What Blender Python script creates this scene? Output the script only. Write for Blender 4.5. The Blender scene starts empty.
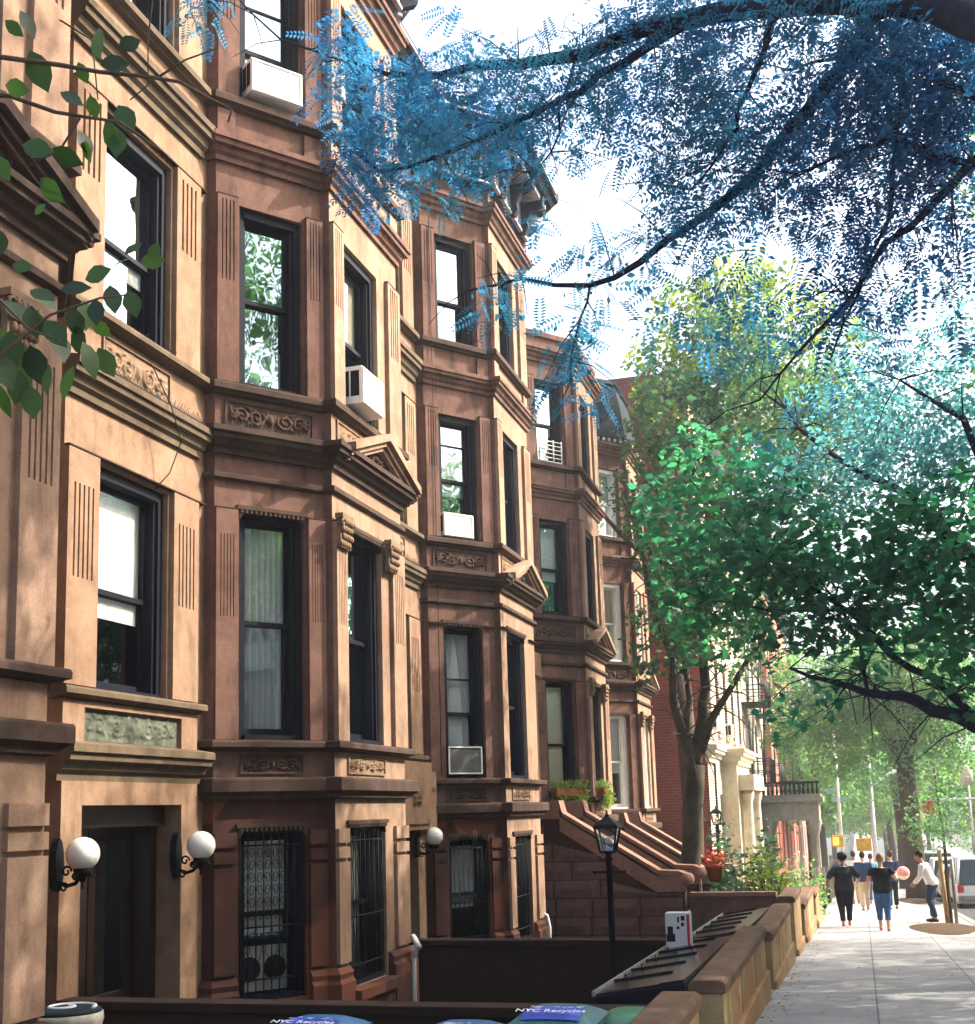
import bpy, bmesh, math, random
import numpy as np
from mathutils import Vector, Matrix
random.seed(7); rng = np.random.default_rng(11)
R = math.radians
S = bpy.context.scene
COL = S.collection
G = .046                                   # the street falls away from the camera
def gz(y): return -G*min(y, 150.)

# ------------------------------------------------------------------ camera
CF, CX, CY = 1236., 487.5, 617.
YAW, PITCH, ROLL = R(16.24), R(8.97), R(-1.73)
def camrot():
    cy, sy, cp, sp, cr, sr = math.cos(YAW), math.sin(YAW), math.cos(PITCH), math.sin(PITCH), math.cos(ROLL), math.sin(ROLL)
    f = Vector((-sy*cp, cy*cp, sp)); r = Vector((cy, sy, 0)); u = r.cross(f)
    return cr*r+sr*u, -sr*r+cr*u, f
cr_, cu_, cf_ = camrot()
CP = Vector((0, 0, 1.45))
cam = bpy.data.objects.new('camera', bpy.data.cameras.new('camera')); COL.objects.link(cam)
cam.matrix_world = Matrix(((cr_[0], cu_[0], -cf_[0], CP[0]), (cr_[1], cu_[1], -cf_[1], CP[1]), (cr_[2], cu_[2], -cf_[2], CP[2]), (0, 0, 0, 1)))
cam.data.sensor_fit = 'VERTICAL'; cam.data.sensor_height = 24; cam.data.lens = 24*CF/1024
cam.data.shift_x = 0; cam.data.shift_y = (CY-512)/1024
cam.data.clip_end = 3000; cam.data.clip_start = .05
S.camera = cam
def at(x, y, Yd):                           # measured point of the photograph at street distance Yd
    d = cr_*((x-CX)/CF) - cu_*((y-CY)/CF) + cf_
    return CP + d*(Yd/d.y)

# ------------------------------------------------------------------ materials
MATS = {}
def nodes(name):
    m = bpy.data.materials.new(name); m.use_nodes = True; MATS[name] = m
    nt = m.node_tree; b = nt.nodes['Principled BSDF']; return m, nt, b
def N(nt, t, **k):
    n = nt.nodes.new(t)
    for a, v in k.items():
        if a in n.inputs: n.inputs[a].default_value = v
        else: setattr(n, a, v)
    return n
def ramp(nt, fac, stops):
    r = nt.nodes.new('ShaderNodeValToRGB'); nt.links.new(fac, r.inputs[0])
    e = r.color_ramp.elements
    while len(e) < len(stops): e.new(.5)
    for q, (p, c) in zip(e, stops): q.position = p; q.color = tuple(c)+(1,) if len(c) == 3 else c
    return r.outputs[0]
def mixc(nt, fac, a, b, t='MIX'):
    m = nt.nodes.new('ShaderNodeMix'); m.data_type = 'RGBA'; m.blend_type = t
    for s, v in ((m.inputs[0], fac), (m.inputs[6], a), (m.inputs[7], b)):
        if hasattr(v, 'node'): nt.links.new(v, s)
        elif isinstance(v, (int, float)): s.default_value = v
        else: s.default_value = tuple(v)+(1,)
    return m.outputs[2]
def coords(nt, scale=(1, 1, 1), vary=True):
    tc = nt.nodes.new('ShaderNodeTexCoord'); v = tc.outputs['Object']
    if vary:
        oi = nt.nodes.new('ShaderNodeObjectInfo'); a = nt.nodes.new('ShaderNodeVectorMath'); a.operation = 'ADD'
        nt.links.new(v, a.inputs[0]); nt.links.new(oi.outputs['Location'], a.inputs[1]); v = a.outputs[0]
    m = nt.nodes.new('ShaderNodeMapping'); m.inputs['Scale'].default_value = scale
    nt.links.new(v, m.inputs[0]); return m.outputs[0]
def noise(nt, vec, scale, detail=4, rough=.55):
    n = nt.nodes.new('ShaderNodeTexNoise'); n.inputs['Scale'].default_value = scale
    n.inputs['Detail'].default_value = detail; n.inputs['Roughness'].default_value = rough
    nt.links.new(vec, n.inputs['Vector']); return n.outputs['Fac']
def bump(nt, b, h, s, d=.01):
    n = nt.nodes.new('ShaderNodeBump'); n.inputs['Strength'].default_value = s; n.inputs['Distance'].default_value = d
    nt.links.new(h, n.inputs['Height']); nt.links.new(n.outputs[0], b.inputs['Normal'])
def plain(name, c, rough=.6, metal=0, var=.25, sc=6, bmp=.0, vary=True):
    m, nt, b = nodes(name); v = coords(nt, vary=vary); f = noise(nt, v, sc)
    lo = tuple(x*(1-var) for x in c); hi = tuple(min(1, x*(1+var)) for x in c)
    nt.links.new(ramp(nt, f, [(.3, lo), (.7, hi)]), b.inputs['Base Color'])
    b.inputs['Roughness'].default_value = rough; b.inputs['Metallic'].default_value = metal; b.inputs['Specular IOR Level'].default_value = .5 if rough < .55 else .12
    if bmp: bump(nt, b, noise(nt, v, sc*6), bmp)
    return m
def stone(name, c1, c2, stain=None, amt=.35, grime=(.05, .035, .03)):
    m, nt, b = nodes(name); v = coords(nt)
    base = mixc(nt, ramp(nt, noise(nt, v, 1.3, 7, .65), [(.35, (0, 0, 0)), (.65, (1, 1, 1))]), c1, c2)
    base = mixc(nt, 1., base, ramp(nt, noise(nt, v, 5.5, 5, .7), [(.3, (.8, .78, .76)), (.7, (1.15, 1.15, 1.15))]), 'MULTIPLY')
    vs = coords(nt, (1.6, 1.6, .4))
    streak = ramp(nt, noise(nt, vs, 3.2, 7, .68), [(.5, (0, 0, 0)), (.68, (amt, amt, amt))])
    base = mixc(nt, streak, base, grime)
    if stain:
        s = ramp(nt, noise(nt, v, 1.1, 3, .4), [(.54, (0, 0, 0)), (.56, (.8, .8, .8))])
        base = mixc(nt, s, base, stain)
    sp = ramp(nt, noise(nt, v, 90, 2), [(.3, (.82, .82, .82)), (.7, (1.12, 1.12, 1.12))])
    base = mixc(nt, 1., base, sp, 'MULTIPLY')
    nt.links.new(base, b.inputs['Base Color']); b.inputs['Roughness'].default_value = .92; b.inputs['Specular IOR Level'].default_value = .15
    bump(nt, b, noise(nt, v, 30, 6), .18, .004)
    return m
stone('stucco_tan', (.29, .185, .125), (.225, .138, .09), amt=.6, grime=(.11, .07, .045))
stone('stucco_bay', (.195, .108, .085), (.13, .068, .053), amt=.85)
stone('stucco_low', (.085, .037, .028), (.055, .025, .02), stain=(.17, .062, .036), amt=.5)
stone('stucco_front_lit', (.33, .22, .155), (.25, .155, .108), amt=.6, grime=(.11, .065, .045))  # street-facing copy of the bay stucco, sunlight put into its lighter tone
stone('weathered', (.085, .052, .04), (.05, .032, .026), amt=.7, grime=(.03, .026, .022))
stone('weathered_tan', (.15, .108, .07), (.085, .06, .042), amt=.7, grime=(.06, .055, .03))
stone('stoop_stone', (.17, .098, .088), (.13, .072, .064), amt=.3)
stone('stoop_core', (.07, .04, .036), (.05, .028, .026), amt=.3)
stone('stoop_cap', (.30, .17, .13), (.25, .14, .105), amt=.2)
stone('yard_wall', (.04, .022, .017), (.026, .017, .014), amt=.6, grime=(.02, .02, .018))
stone('kerb_wall', (.42, .29, .16), (.33, .24, .12), stain=(.34, .17, .09), amt=.5, grime=(.13, .12, .05))
stone('wall_cap', (.20, .12, .075), (.13, .085, .06), amt=.5)
stone('limestone', (.66, .60, .46), (.55, .5, .38), amt=.2, grime=(.3, .27, .2))
stone('grey_stone', (.40, .37, .30), (.3, .28, .22), amt=.4, grime=(.1, .1, .08))
stone('pink_wall', (.55, .19, .14), (.5, .165, .12), amt=.15)
stone('cream_wall', (.85, .8, .7), (.76, .71, .6), amt=.15, grime=(.4, .35, .25))
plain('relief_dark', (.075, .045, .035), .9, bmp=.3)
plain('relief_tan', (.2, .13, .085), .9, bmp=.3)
plain('panel_green', (.09, .10, .075), .9, var=.6, sc=9, bmp=.3)
plain('groove', (.05, .03, .022), .95)
plain('black_paint', (.006, .007, .014), .6)
plain('black_iron', (.008, .009, .011), .6)
plain('dark_wood', (.018, .009, .007), .3, sc=20)
plain('white_paint', (.72, .72, .68), .45, var=.06)
plain('white_plastic', (.78, .78, .74), .4, var=.05)
plain('grey_plastic', (.22, .22, .21), .5)
plain('brass', (.75, .52, .2), .25, .9, var=.1)
plain('glass_globe', (.86, .84, .76), .2, var=.02)
plain('room_dark', (.012, .012, .014), .9)
plain('slate', (.012, .022, .03), .85, sc=14, bmp=.2)
plain('cornice_paint', (.02, .028, .05), .7)
plain('cornice_light', (.34, .33, .36), .5)
plain('bark', (.085, .06, .045), .95, sc=12, bmp=.8)
plain('bark_grey', (.075, .066, .048), .95, sc=3.5, bmp=.8, var=.35)
plain('bark_dark', (.018, .024, .05), .9, sc=10)  # blue lens-flare tint put into the bark colour
plain('stake_wood', (.5, .33, .18), .8)
plain('soil', (.085, .055, .035), 1, sc=20, var=.6, bmp=.8)
plain('lid_metal', (.018, .023, .03), .22, 0, var=.2, sc=3)
plain('bin_blue', (.02, .13, .3), .4); plain('bin_teal', (.015, .1, .12), .45); plain('bin_green', (.02, .16, .08), .4)
plain('label_blue', (.02, .06, .42), .4); plain('label_white', (.8, .82, .85), .4, var=.03)
plain('card_white', (.6, .6, .62), .6, var=.04); plain('print_black', (.02, .02, .02), .6); plain('print_red', (.5, .04, .03), .6)
plain('concrete_urn', (.33, .31, .26), .9, sc=12, bmp=.4)
plain('flower_red', (.5, .07, .04), .7); plain('terracotta', (.35, .1, .05), .8)
plain('skin_brown', (.28, .13, .08), .5, var=.08); plain('skin_light', (.52, .3, .21), .5, var=.08)
plain('hair_black', (.01, .01, .012), .6); plain('hair_sandy', (.22, .14, .07), .6); plain('hair_brown', (.05, .03, .02), .6)
plain('cloth_black', (.012, .014, .02), .85); plain('cloth_charcoal', (.02, .026, .032), .9); plain('cloth_navy', (.02, .04, .11), .85)
plain('denim', (.04, .1, .22), .9, sc=14); plain('denim_dark', (.03, .05, .1), .9); plain('khaki', (.55, .42, .3), .9, var=.1)
plain('cloth_white', (.8, .78, .76), .9, var=.05); plain('cloth_pink', (.75, .3, .28), .9); plain('cloth_aqua', (.25, .6, .65), .9)
plain('sandal', (.6, .2, .16), .7); plain('shoe_dark', (.03, .02, .02), .6); plain('shoe_tan', (.3, .2, .12), .7)
plain('rubber', (.012, .012, .012), .8); plain('chrome', (.6, .6, .6), .25, .9)
plain('car_white', (.8, .82, .84), .25, var=.03); plain('car_silver', (.5, .55, .6), .3, .5, var=.05); plain('car_blue', (.1, .25, .5), .3)
plain('pole_white', (.7, .73, .74), .5, var=.05); plain('sign_green', (.25, .5, .45), .5)
plain('asphalt', (.075, .077, .085), .9, sc=30, bmp=.3, vary=False)
plain('yard_ground', (.09, .075, .065), .95, sc=5, vary=False); plain('far_ground', (.06, .065, .05), .95, sc=2, vary=False)
plain('roof_tar', (.04, .04, .045), .9)
def brick(name, c1, c2, mortar, sc=1., ms=.012):
    m, nt, b = nodes(name)
    tc = nt.nodes.new('ShaderNodeTexCoord'); sp = nt.nodes.new('ShaderNodeSeparateXYZ'); nt.links.new(tc.outputs['Object'], sp.inputs[0])
    ad = nt.nodes.new('ShaderNodeMath'); ad.operation = 'ADD'; nt.links.new(sp.outputs[0], ad.inputs[0]); nt.links.new(sp.outputs[1], ad.inputs[1])
    cb = nt.nodes.new('ShaderNodeCombineXYZ'); nt.links.new(ad.outputs[0], cb.inputs[0]); nt.links.new(sp.outputs[2], cb.inputs[1])
    t = nt.nodes.new('ShaderNodeTexBrick'); nt.links.new(cb.outputs[0], t.inputs['Vector'])
    t.inputs['Color1'].default_value = c1+(1,); t.inputs['Color2'].default_value = c2+(1,); t.inputs['Mortar'].default_value = mortar+(1,)
    t.inputs['Scale'].default_value = sc; t.inputs['Mortar Size'].default_value = ms; t.inputs['Brick Width'].default_value = .22; t.inputs['Row Height'].default_value = .08
    f = ramp(nt, noise(nt, tc.outputs['Object'], .9, 5), [(.3, (.7, .7, .7)), (.7, (1.15, 1.15, 1.15))])
    nt.links.new(mixc(nt, 1., t.outputs[0], f, 'MULTIPLY'), b.inputs['Base Color']); b.inputs['Roughness'].default_value = .9
    bump(nt, b, t.outputs['Fac'], -.4, .006)
brick('brick_red', (.32, .07, .05), (.24, .052, .038), (.34, .17, .13), ms=.006)
brick('brick_tan', (.30, .13, .075), (.22, .09, .055), (.72, .62, .46), 1., .018)
brick('brick_far', (.38, .13, .09), (.3, .1, .07), (.4, .3, .25))
# sidewalk flags
m, nt, b = nodes('sidewalk'); tc = nt.nodes.new('ShaderNodeTexCoord')
mp = N(nt, 'ShaderNodeMapping'); nt.links.new(tc.outputs['Object'], mp.inputs[0]); mp.inputs['Location'].default_value = (1.1, 0, 0); 
t = nt.nodes.new('ShaderNodeTexBrick'); nt.links.new(mp.outputs[0], t.inputs['Vector']); t.offset = 0
t.inputs['Color1'].default_value = (.37, .36, .36, 1); t.inputs['Color2'].default_value = (.32, .315, .315, 1); t.inputs['Mortar'].default_value = (.15, .14, .13, 1)
t.inputs['Scale'].default_value = 1; t.inputs['Brick Width'].default_value = 1.14; t.inputs['Row Height'].default_value = 3.; t.inputs['Mortar Size'].default_value = .011
f = mixc(nt, 1., ramp(nt, noise(nt, tc.outputs['Object'], .9, 8, .65), [(.3, (.66, .66, .67)), (.65, (1.12, 1.12, 1.12))]), ramp(nt, noise(nt, tc.outputs['Object'], 9, 2), [(.68, (1, 1, 1)), (.72, (.6, .6, .6))]), 'MULTIPLY')
sp_ = ramp(nt, noise(nt, tc.outputs['Object'], 60, 3), [(.3, (.85, .85, .85)), (.7, (1.1, 1.1, 1.1))])
nt.links.new(mixc(nt, 1., mixc(nt, 1., t.outputs[0], f, 'MULTIPLY'), sp_, 'MULTIPLY'), b.inputs['Base Color']); b.inputs['Roughness'].default_value = .85
bump(nt, b, noise(nt, tc.outputs['Object'], 70, 4), .3, .004)
# window glass: an old, slightly wavy reflecting sheet you can see through
def glass(name, refl=.42, tint=(.58, .74, .86)):
    m, nt, b = nodes(name); out = nt.nodes['Material Output']; nt.nodes.remove(b)
    gl = N(nt, 'ShaderNodeBsdfGlossy', Roughness=.015); gl.inputs['Color'].default_value = tint+(1,)
    tr = N(nt, 'ShaderNodeBsdfTransparent'); mx = N(nt, 'ShaderNodeMixShader')
    lw = N(nt, 'ShaderNodeLayerWeight', Blend=.25); mr = N(nt, 'ShaderNodeMapRange')
    nt.links.new(lw.outputs['Fresnel'], mr.inputs[0]); mr.inputs[3].default_value = refl; mr.inputs[4].default_value = 1
    nt.links.new(mr.outputs[0], mx.inputs[0]); nt.links.new(tr.outputs[0], mx.inputs[1]); nt.links.new(gl.outputs[0], mx.inputs[2]); nt.links.new(mx.outputs[0], out.inputs[0])
    v = coords(nt, (1, 1, .6)); bm_ = N(nt, 'ShaderNodeBump', Strength=.25, Distance=.02); nt.links.new(noise(nt, v, 2.2, 2), bm_.inputs['Height']); nt.links.new(bm_.outputs[0], gl.inputs['Normal'])
glass('glass'); glass('glass_clear', .12, (.8, .9, 1)); glass('glass_mid', .22, (.9, 1, 1)); glass('car_glass', .25, (.7, .8, .9)); glass('lantern_glass', .25)
def cloth(name, c, tr=.3):
    m, nt, b = nodes(name); out = nt.nodes['Material Output']
    t_ = N(nt, 'ShaderNodeBsdfTranslucent'); t_.inputs[0].default_value = c+(1,); mx = N(nt, 'ShaderNodeMixShader'); mx.inputs[0].default_value = tr
    b.inputs['Base Color'].default_value = c+(1,); b.inputs['Roughness'].default_value = .9
    nt.links.new(b.outputs[0], mx.inputs[1]); nt.links.new(t_.outputs[0], mx.inputs[2]); nt.links.new(mx.outputs[0], out.inputs[0])
cloth('curtain', (.8, .82, .8)); cloth('shade', (.86, .78, .58), .15); cloth('shade_white', (.9, .9, .86), .15)
def leafmat(name, c1, c2, tr=.45, tc_=None, rough=.5, c3=None):
    m, nt, b = nodes(name); out = nt.nodes['Material Output']
    g = nt.nodes.new('ShaderNodeNewGeometry')
    col = ramp(nt, g.outputs['Random Per Island'], [(0, c1), (1, c2)])
    if c3: col = mixc(nt, ramp(nt, noise(nt, coords(nt, vary=False), .55, 3), [(.45, (0, 0, 0)), (.62, (.85, .85, .85))]), col, c3)  # lighter noise patches: sunlit clumps put into the leaf colour
    nt.links.new(col, b.inputs['Base Color']); b.inputs['Roughness'].default_value = rough
    t_ = N(nt, 'ShaderNodeBsdfTranslucent'); mx = N(nt, 'ShaderNodeMixShader'); mx.inputs[0].default_value = tr
    k = tc_ or 1.6
    nt.links.new(mixc(nt, 1., col, (k, k*1.15, k*.7), 'MULTIPLY') if tc_ is None else mixc(nt, 1., col, tc_, 'MULTIPLY'), t_.inputs[0])
    nt.links.new(b.outputs[0], mx.inputs[1]); nt.links.new(t_.outputs[0], mx.inputs[2]); nt.links.new(mx.outputs[0], out.inputs[0])
leafmat('leaf_locust', (.014, .07, .15), (.032, .135, .25), .62, (1.5, 2., 2.4), c3=(.03, .15, .18))  # blue wash of lens flare put into the leaf colour
leafmat('leaf_maple', (.014, .075, .058), (.04, .16, .11), .55, (1.5, 2.3, 1.7), c3=(.05, .17, .08))
leafmat('leaf_small', (.022, .065, .045), (.05, .12, .075), .5, (1.6, 1.9, 1.4), c3=(.09, .16, .06))
leafmat('leaf_pale', (.05, .15, .16), (.10, .25, .25), .6, (1.5, 2., 2.))  # pale blue flare of the upper right painted into these leaves
leafmat('leaf_sunny', (.09, .16, .04), (.17, .24, .06), .55, (2, 1.9, 1.))  # yellow-green of sunlit foliage put into the base colour
leafmat('leaf_near', (.006, .024, .007), (.035, .09, .018), .35, (2, 2, 1.))
leafmat('leaf_far', (.05, .15, .07), (.13, .26, .11), .5, (1.8, 2., 1.3), c3=(.16, .26, .08))

# ------------------------------------------------------------------ mesh tools
class MB:
    def __init__(s): s.v = []; s.f = []; s.sm = []
    def add(s, vs, fs, smooth=False):
        o = len(s.v); s.v += [tuple(p) for p in vs]; s.f += [tuple(o+i for i in q) for q in fs]; s.sm += [smooth]*len(fs); return s
    def hexa(s, p):                       # 8 points: bottom four ccw, top four ccw
        return s.add(p, [(3, 2, 1, 0), (4, 5, 6, 7), (0, 1, 5, 4), (1, 2, 6, 5), (2, 3, 7, 6), (3, 0, 4, 7)])
    def box(s, x0, x1, y0, y1, z0, z1): return s.hexa([(x0, y0, z0), (x1, y0, z0), (x1, y1, z0), (x0, y1, z0), (x0, y0, z1), (x1, y0, z1), (x1, y1, z1), (x0, y1, z1)])
    def fbox(s, fr, u0, u1, o0, o1, z0, z1): return s.hexa([fr(u0, o0, z0), fr(u0, o1, z0), fr(u1, o1, z0), fr(u1, o0, z0), fr(u0, o0, z1), fr(u0, o1, z1), fr(u1, o1, z1), fr(u1, o0, z1)])
    def quad(s, a, b, c, d): return s.add([a, b, c, d], [(0, 1, 2, 3)])
    def tube(s, pts, rad, n=8, caps=True):
        pts = [Vector(p) for p in pts]
        if not hasattr(rad, '__len__'): rad = [rad]*len(pts)
        rings = []; a = None
        for i, p in enumerate(pts):
            d = (pts[min(i+1, len(pts)-1)]-pts[max(i-1, 0)]).normalized()
            if a is None:
                a = d.orthogonal().normalized()
                if abs(d.z) > .9: a = (Vector((1, 0, 0))-d*d.x).normalized()
            else: a = (a-d*a.dot(d)).normalized()
            b = d.cross(a); r = rad[i]
            if hasattr(r, '__len__'): r0, r1 = r
            else: r0 = r1 = r
            rings.append([p+a*(r0*math.cos(t))+b*(r1*math.sin(t)) for t in [2*math.pi*k/n for k in range(n)]])
        vs = [q for r in rings for q in r]; fs = []
        for i in range(len(pts)-1):
            for k in range(n):
                fs.append((i*n+k, i*n+(k+1) % n, (i+1)*n+(k+1) % n, (i+1)*n+k))
        if caps: fs += [tuple(range(n))[::-1], tuple(range((len(pts)-1)*n, len(pts)*n))]
        return s.add(vs, fs, True)
    def lathe(s, c, prof, n=24, ax=None):
        vs = []; fs = []
        for r, z in prof:
            for k in range(n):
                t = 2*math.pi*k/n; vs.append((c[0]+r*math.cos(t), c[1]+r*math.sin(t), c[2]+z))
        for i in range(len(prof)-1):
            for k in range(n): fs.append((i*n+k, i*n+(k+1) % n, (i+1)*n+(k+1) % n, (i+1)*n+k))
        fs += [tuple(range(n))[::-1], tuple(range((len(prof)-1)*n, len(prof)*n))]
        return s.add(vs, fs, True)
    def sphere(s, c, r, n=20, m=12, sc=(1, 1, 1)):
        prof = [(max(1e-4, r*math.sin(math.pi*i/m)), -r*math.cos(math.pi*i/m)) for i in range(m+1)]
        o = len(s.v); s.lathe((0, 0, 0), prof, n)
        for i in range(o, len(s.v)): q = s.v[i]; s.v[i] = (c[0]+q[0]*sc[0], c[1]+q[1]*sc[1], c[2]+q[2]*sc[2])
        return s
    def sweep(s, path, prof, closed_ends=True):
        P = [Vector((p[0], p[1])) for p in path]; n = len(P); M = []
        for i in range(n):
            ns = []
            if i > 0: d = (P[i]-P[i-1]).normalized(); ns.append(Vector((d.y, -d.x)))
            if i < n-1: d = (P[i+1]-P[i]).normalized(); ns.append(Vector((d.y, -d.x)))
            M.append(ns[0] if len(ns) == 1 else (ns[0]+ns[1])/(1+ns[0].dot(ns[1])))
        vs = []; k = len(prof)
        for i in range(n):
            for o, z in prof: q = P[i]+M[i]*o; vs.append((q.x, q.y, z))
        fs = []
        for i in range(n-1):
            for j in range(k): a = i*k+j; b2 = i*k+(j+1) % k; fs.append((a, a+k, b2+k, b2))
        if closed_ends: fs += [tuple(range(k)), tuple(range((n-1)*k, n*k))[::-1]]
        return s.add(vs, fs)
    def prism(s, poly, y0, y1, axis='y'):   # polygon of (a,z) pushed along y (or x)
        n = len(poly)
        if axis == 'y': vs = [(a, y0, z) for a, z in poly]+[(a, y1, z) for a, z in poly]
        else: vs = [(y0, a, z) for a, z in poly]+[(y1, a, z) for a, z in poly]
        return s.add(vs, [tuple(range(n)), tuple(range(n, 2*n))[::-1]]+[((i+1) % n, i, n+i, n+(i+1) % n) for i in range(n)])
    def mesh(s, name, mat, origin=(0, 0, 0), bevel=0):
        me = bpy.data.meshes.new(name); o = origin
        me.from_pydata([(v[0]-o[0], v[1]-o[1], v[2]-o[2]) for v in s.v], [], s.f)
        me.polygons.foreach_set('use_smooth', s.sm)
        bm = bmesh.new(); bm.from_mesh(me); bmesh.ops.recalc_face_normals(bm, faces=bm.faces[:])
        if bevel: bmesh.ops.bevel(bm, geom=bm.edges[:], offset=bevel, segments=2, affect='EDGES', profile=.6)
        bm.to_mesh(me); bm.free()
        me.materials.append(MATS[mat]); return me
def link(name, me, parent=None, loc=None):
    o = bpy.data.objects.new(name, me); COL.objects.link(o)
    if parent: o.parent = parent
    if loc: o.location = loc
    return o
def tag(o, label=None, cat=None, group=None, kind=None):
    if label: o['label'] = label
    if cat: o['category'] = cat
    if group: o['group'] = group
    if kind: o['kind'] = kind
    return o
def thing(name, loc, label, cat, group=None, rz=0):
    o = bpy.data.objects.new(name, None); COL.objects.link(o); o.location = loc; o.rotation_euler = (0, 0, rz); o.empty_display_size = .2
    return tag(o, label, cat, group)
def solid(name, mb, mat, label, cat, group=None, bevel=0):      # a thing that is one mesh, origin at its base
    a = np.array(mb.v); c = (float(a[:, 0].mean()), float(a[:, 1].mean()), float(a[:, 2].min()))
    return tag(link(name, mb.mesh(name, mat, c, bevel), None, c), label, cat, group)
def frame(P, d):
    d = Vector((d[0], d[1])).normalized(); n = Vector((d.y, -d.x))
    return lambda u, o, z: (P[0]+d.x*u+n.x*o, P[1]+d.y*u+n.y*o, z)
def wallface(mb, fr, U, Z, holes, depth=.24, L=None):            # one wall face with openings and their reveals
    us = sorted({U[0], U[1]}|{h[0] for h in holes}|{h[1] for h in holes}); zs = sorted({Z[0], Z[1]}|{h[2] for h in holes}|{h[3] for h in holes})
    for a, b in zip(us, us[1:]):
        for c, d in zip(zs, zs[1:]):
            um, zm = (a+b)/2, (c+d)/2
            if any(h[0] < um < h[1] and h[2] < zm < h[3] for h in holes): continue
            mb.quad(fr(a, 0, c), fr(b, 0, c), fr(b, 0, d), fr(a, 0, d))
    for a, b, c, d in holes:
        mb.quad(fr(a, 0, c), fr(a, -depth, c), fr(a, -depth, d), fr(a, 0, d)); mb.quad(fr(b, 0, c), fr(b, -depth, c), fr(b, -depth, d), fr(b, 0, d))
        mb.quad(fr(a, 0, c), fr(b, 0, c), fr(b, -depth, c), fr(a, -depth, c)); mb.quad(fr(a, 0, d), fr(b, 0, d), fr(b, -depth, d), fr(a, -depth, d))
# carved ornament: a height field of mirrored scrolls
def relief_mesh(name, w, h, mat, depth=.035, seed=0, nx=84, nz=28):
    r = np.random.default_rng(seed); X, Z = np.meshgrid(np.linspace(-w/2, w/2, nx), np.linspace(-h/2, h/2, nz)); ax = np.abs(X); H = np.zeros_like(X)
    for cx, R0, tn, ph in ((w*.17, h*.36, 1.7, 2.6), (w*.34, h*.32, 1.6, -.5), (w*.44, h*.2, 1.2, 2)):
        t = np.linspace(0, 1, 60); rr = R0*(1-t*.93); an = ph+t*tn*2*np.pi
        px, pz = cx+rr*np.cos(an), rr*np.sin(an)
        d = np.min(np.hypot(ax[..., None]-px, Z[..., None]-pz), -1); H = np.maximum(H, np.exp(-(d/(h*.055))**2))
    for i in range(16):
        cx, cz, a, l = r.uniform(.03, w*.48), r.uniform(-h*.38, h*.38), r.uniform(0, 3.14), h*.14
        u = (ax-cx)*np.cos(a)+(Z-cz)*np.sin(a); v = -(ax-cx)*np.sin(a)+(Z-cz)*np.cos(a); H = np.maximum(H, .85*np.exp(-(u/l)**2-(v/(l*.35))**2))
    H = np.maximum(H, 1.1*np.exp(-((X/(h*.16))**2+(Z/(h*.24))**2)**2)); e = np.minimum(1, np.minimum(w/2-ax, h/2-np.abs(Z))/(h*.08)); H *= np.clip(e, 0, 1)
    return X, Z, H*depth
def relief(mb, fr, u0, u1, z0, z1, o, depth=.035, seed=0):
    X, Z, H = relief_mesh('', u1-u0, z1-z0, '', depth, seed); nz, nx = X.shape
    vs = [fr(float(X[j, i])+(u0+u1)/2, o+float(H[j, i]), float(Z[j, i])+(z0+z1)/2) for j in range(nz) for i in range(nx)]
    mb.add(vs, [(j*nx+i, j*nx+i+1, (j+1)*nx+i+1, (j+1)*nx+i) for j in range(nz-1) for i in range(nx-1)], True)

# ------------------------------------------------------------------ leaves
def cloud_mesh(name, centers, tmpl_v, tmpl_f, mat, size, jit=.35, droop=0., up=.0):
    """one mesh of many leaf-shaped faces; centers (n,3)"""
    n = len(centers); tv = np.array(tmpl_v); k = len(tv)
    a = rng.uniform(0, 2*np.pi, n); p = rng.normal(droop, .5, n); q = rng.uniform(-1.2, 1.2, n)*(1-up)
    X = np.stack([np.cos(a)*np.cos(p), np.sin(a)*np.cos(p), np.sin(p)], 1)
    Y0 = np.stack([-np.sin(a), np.cos(a), np.zeros(n)], 1); Z0 = np.cross(X, Y0)
    Y = Y0*np.cos(q)[:, None]+Z0*np.sin(q)[:, None]; Zv = np.cross(X, Y)
    s = size*(1+rng.uniform(-jit, jit, n))
    V = centers[:, None, :]+s[:, None, None]*(tv[None, :, 0, None]*X[:, None, :]+tv[None, :, 1, None]*Y[:, None, :]+tv[None, :, 2, None]*Zv[:, None, :])
    V = V.reshape(-1, 3); nf = len(tmpl_f); tl = np.array([len(f) for f in tmpl_f])
    loops = np.concatenate([np.array(f) for f in tmpl_f]); L = (loops[None, :]+(np.arange(n)*k)[:, None]).reshape(-1)
    tot = np.tile(tl, n); start = np.concatenate([[0], np.cumsum(tot)[:-1]])
    me = bpy.data.meshes.new(name); me.vertices.add(len(V)); me.vertices.foreach_set('co', V.ravel())
    me.loops.add(len(L)); me.loops.foreach_set('vertex_index', L.astype(np.int32))
    me.polygons.add(len(tot)); me.polygons.foreach_set('loop_start', start.astype(np.int32)); me.polygons.foreach_set('loop_total', tot.astype(np.int32))
    me.update(calc_edges=True); me.materials.append(MATS[mat]); return me
def pinnate():
    v, f = [], []
    for i in range(9):
        x = .12+.1*i; l = .19*(1-.5*abs(i-4)/6)
        for s in (-1, 1):
            o = len(v); z = -.12*x*x
            v += [(x, .008*s, z), (x+.055, .45*l*s, z+.012), (x+.06, l*s, z-.02), (x-.01, .55*l*s, z+.012)]; f.append((o, o+1, o+2, o+3))
    o = len(v); v += [(0, -.006, 0), (1, 0, -.12), (0, .006, 0)]; f.append((o, o+1, o+2)); return v, f
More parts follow.
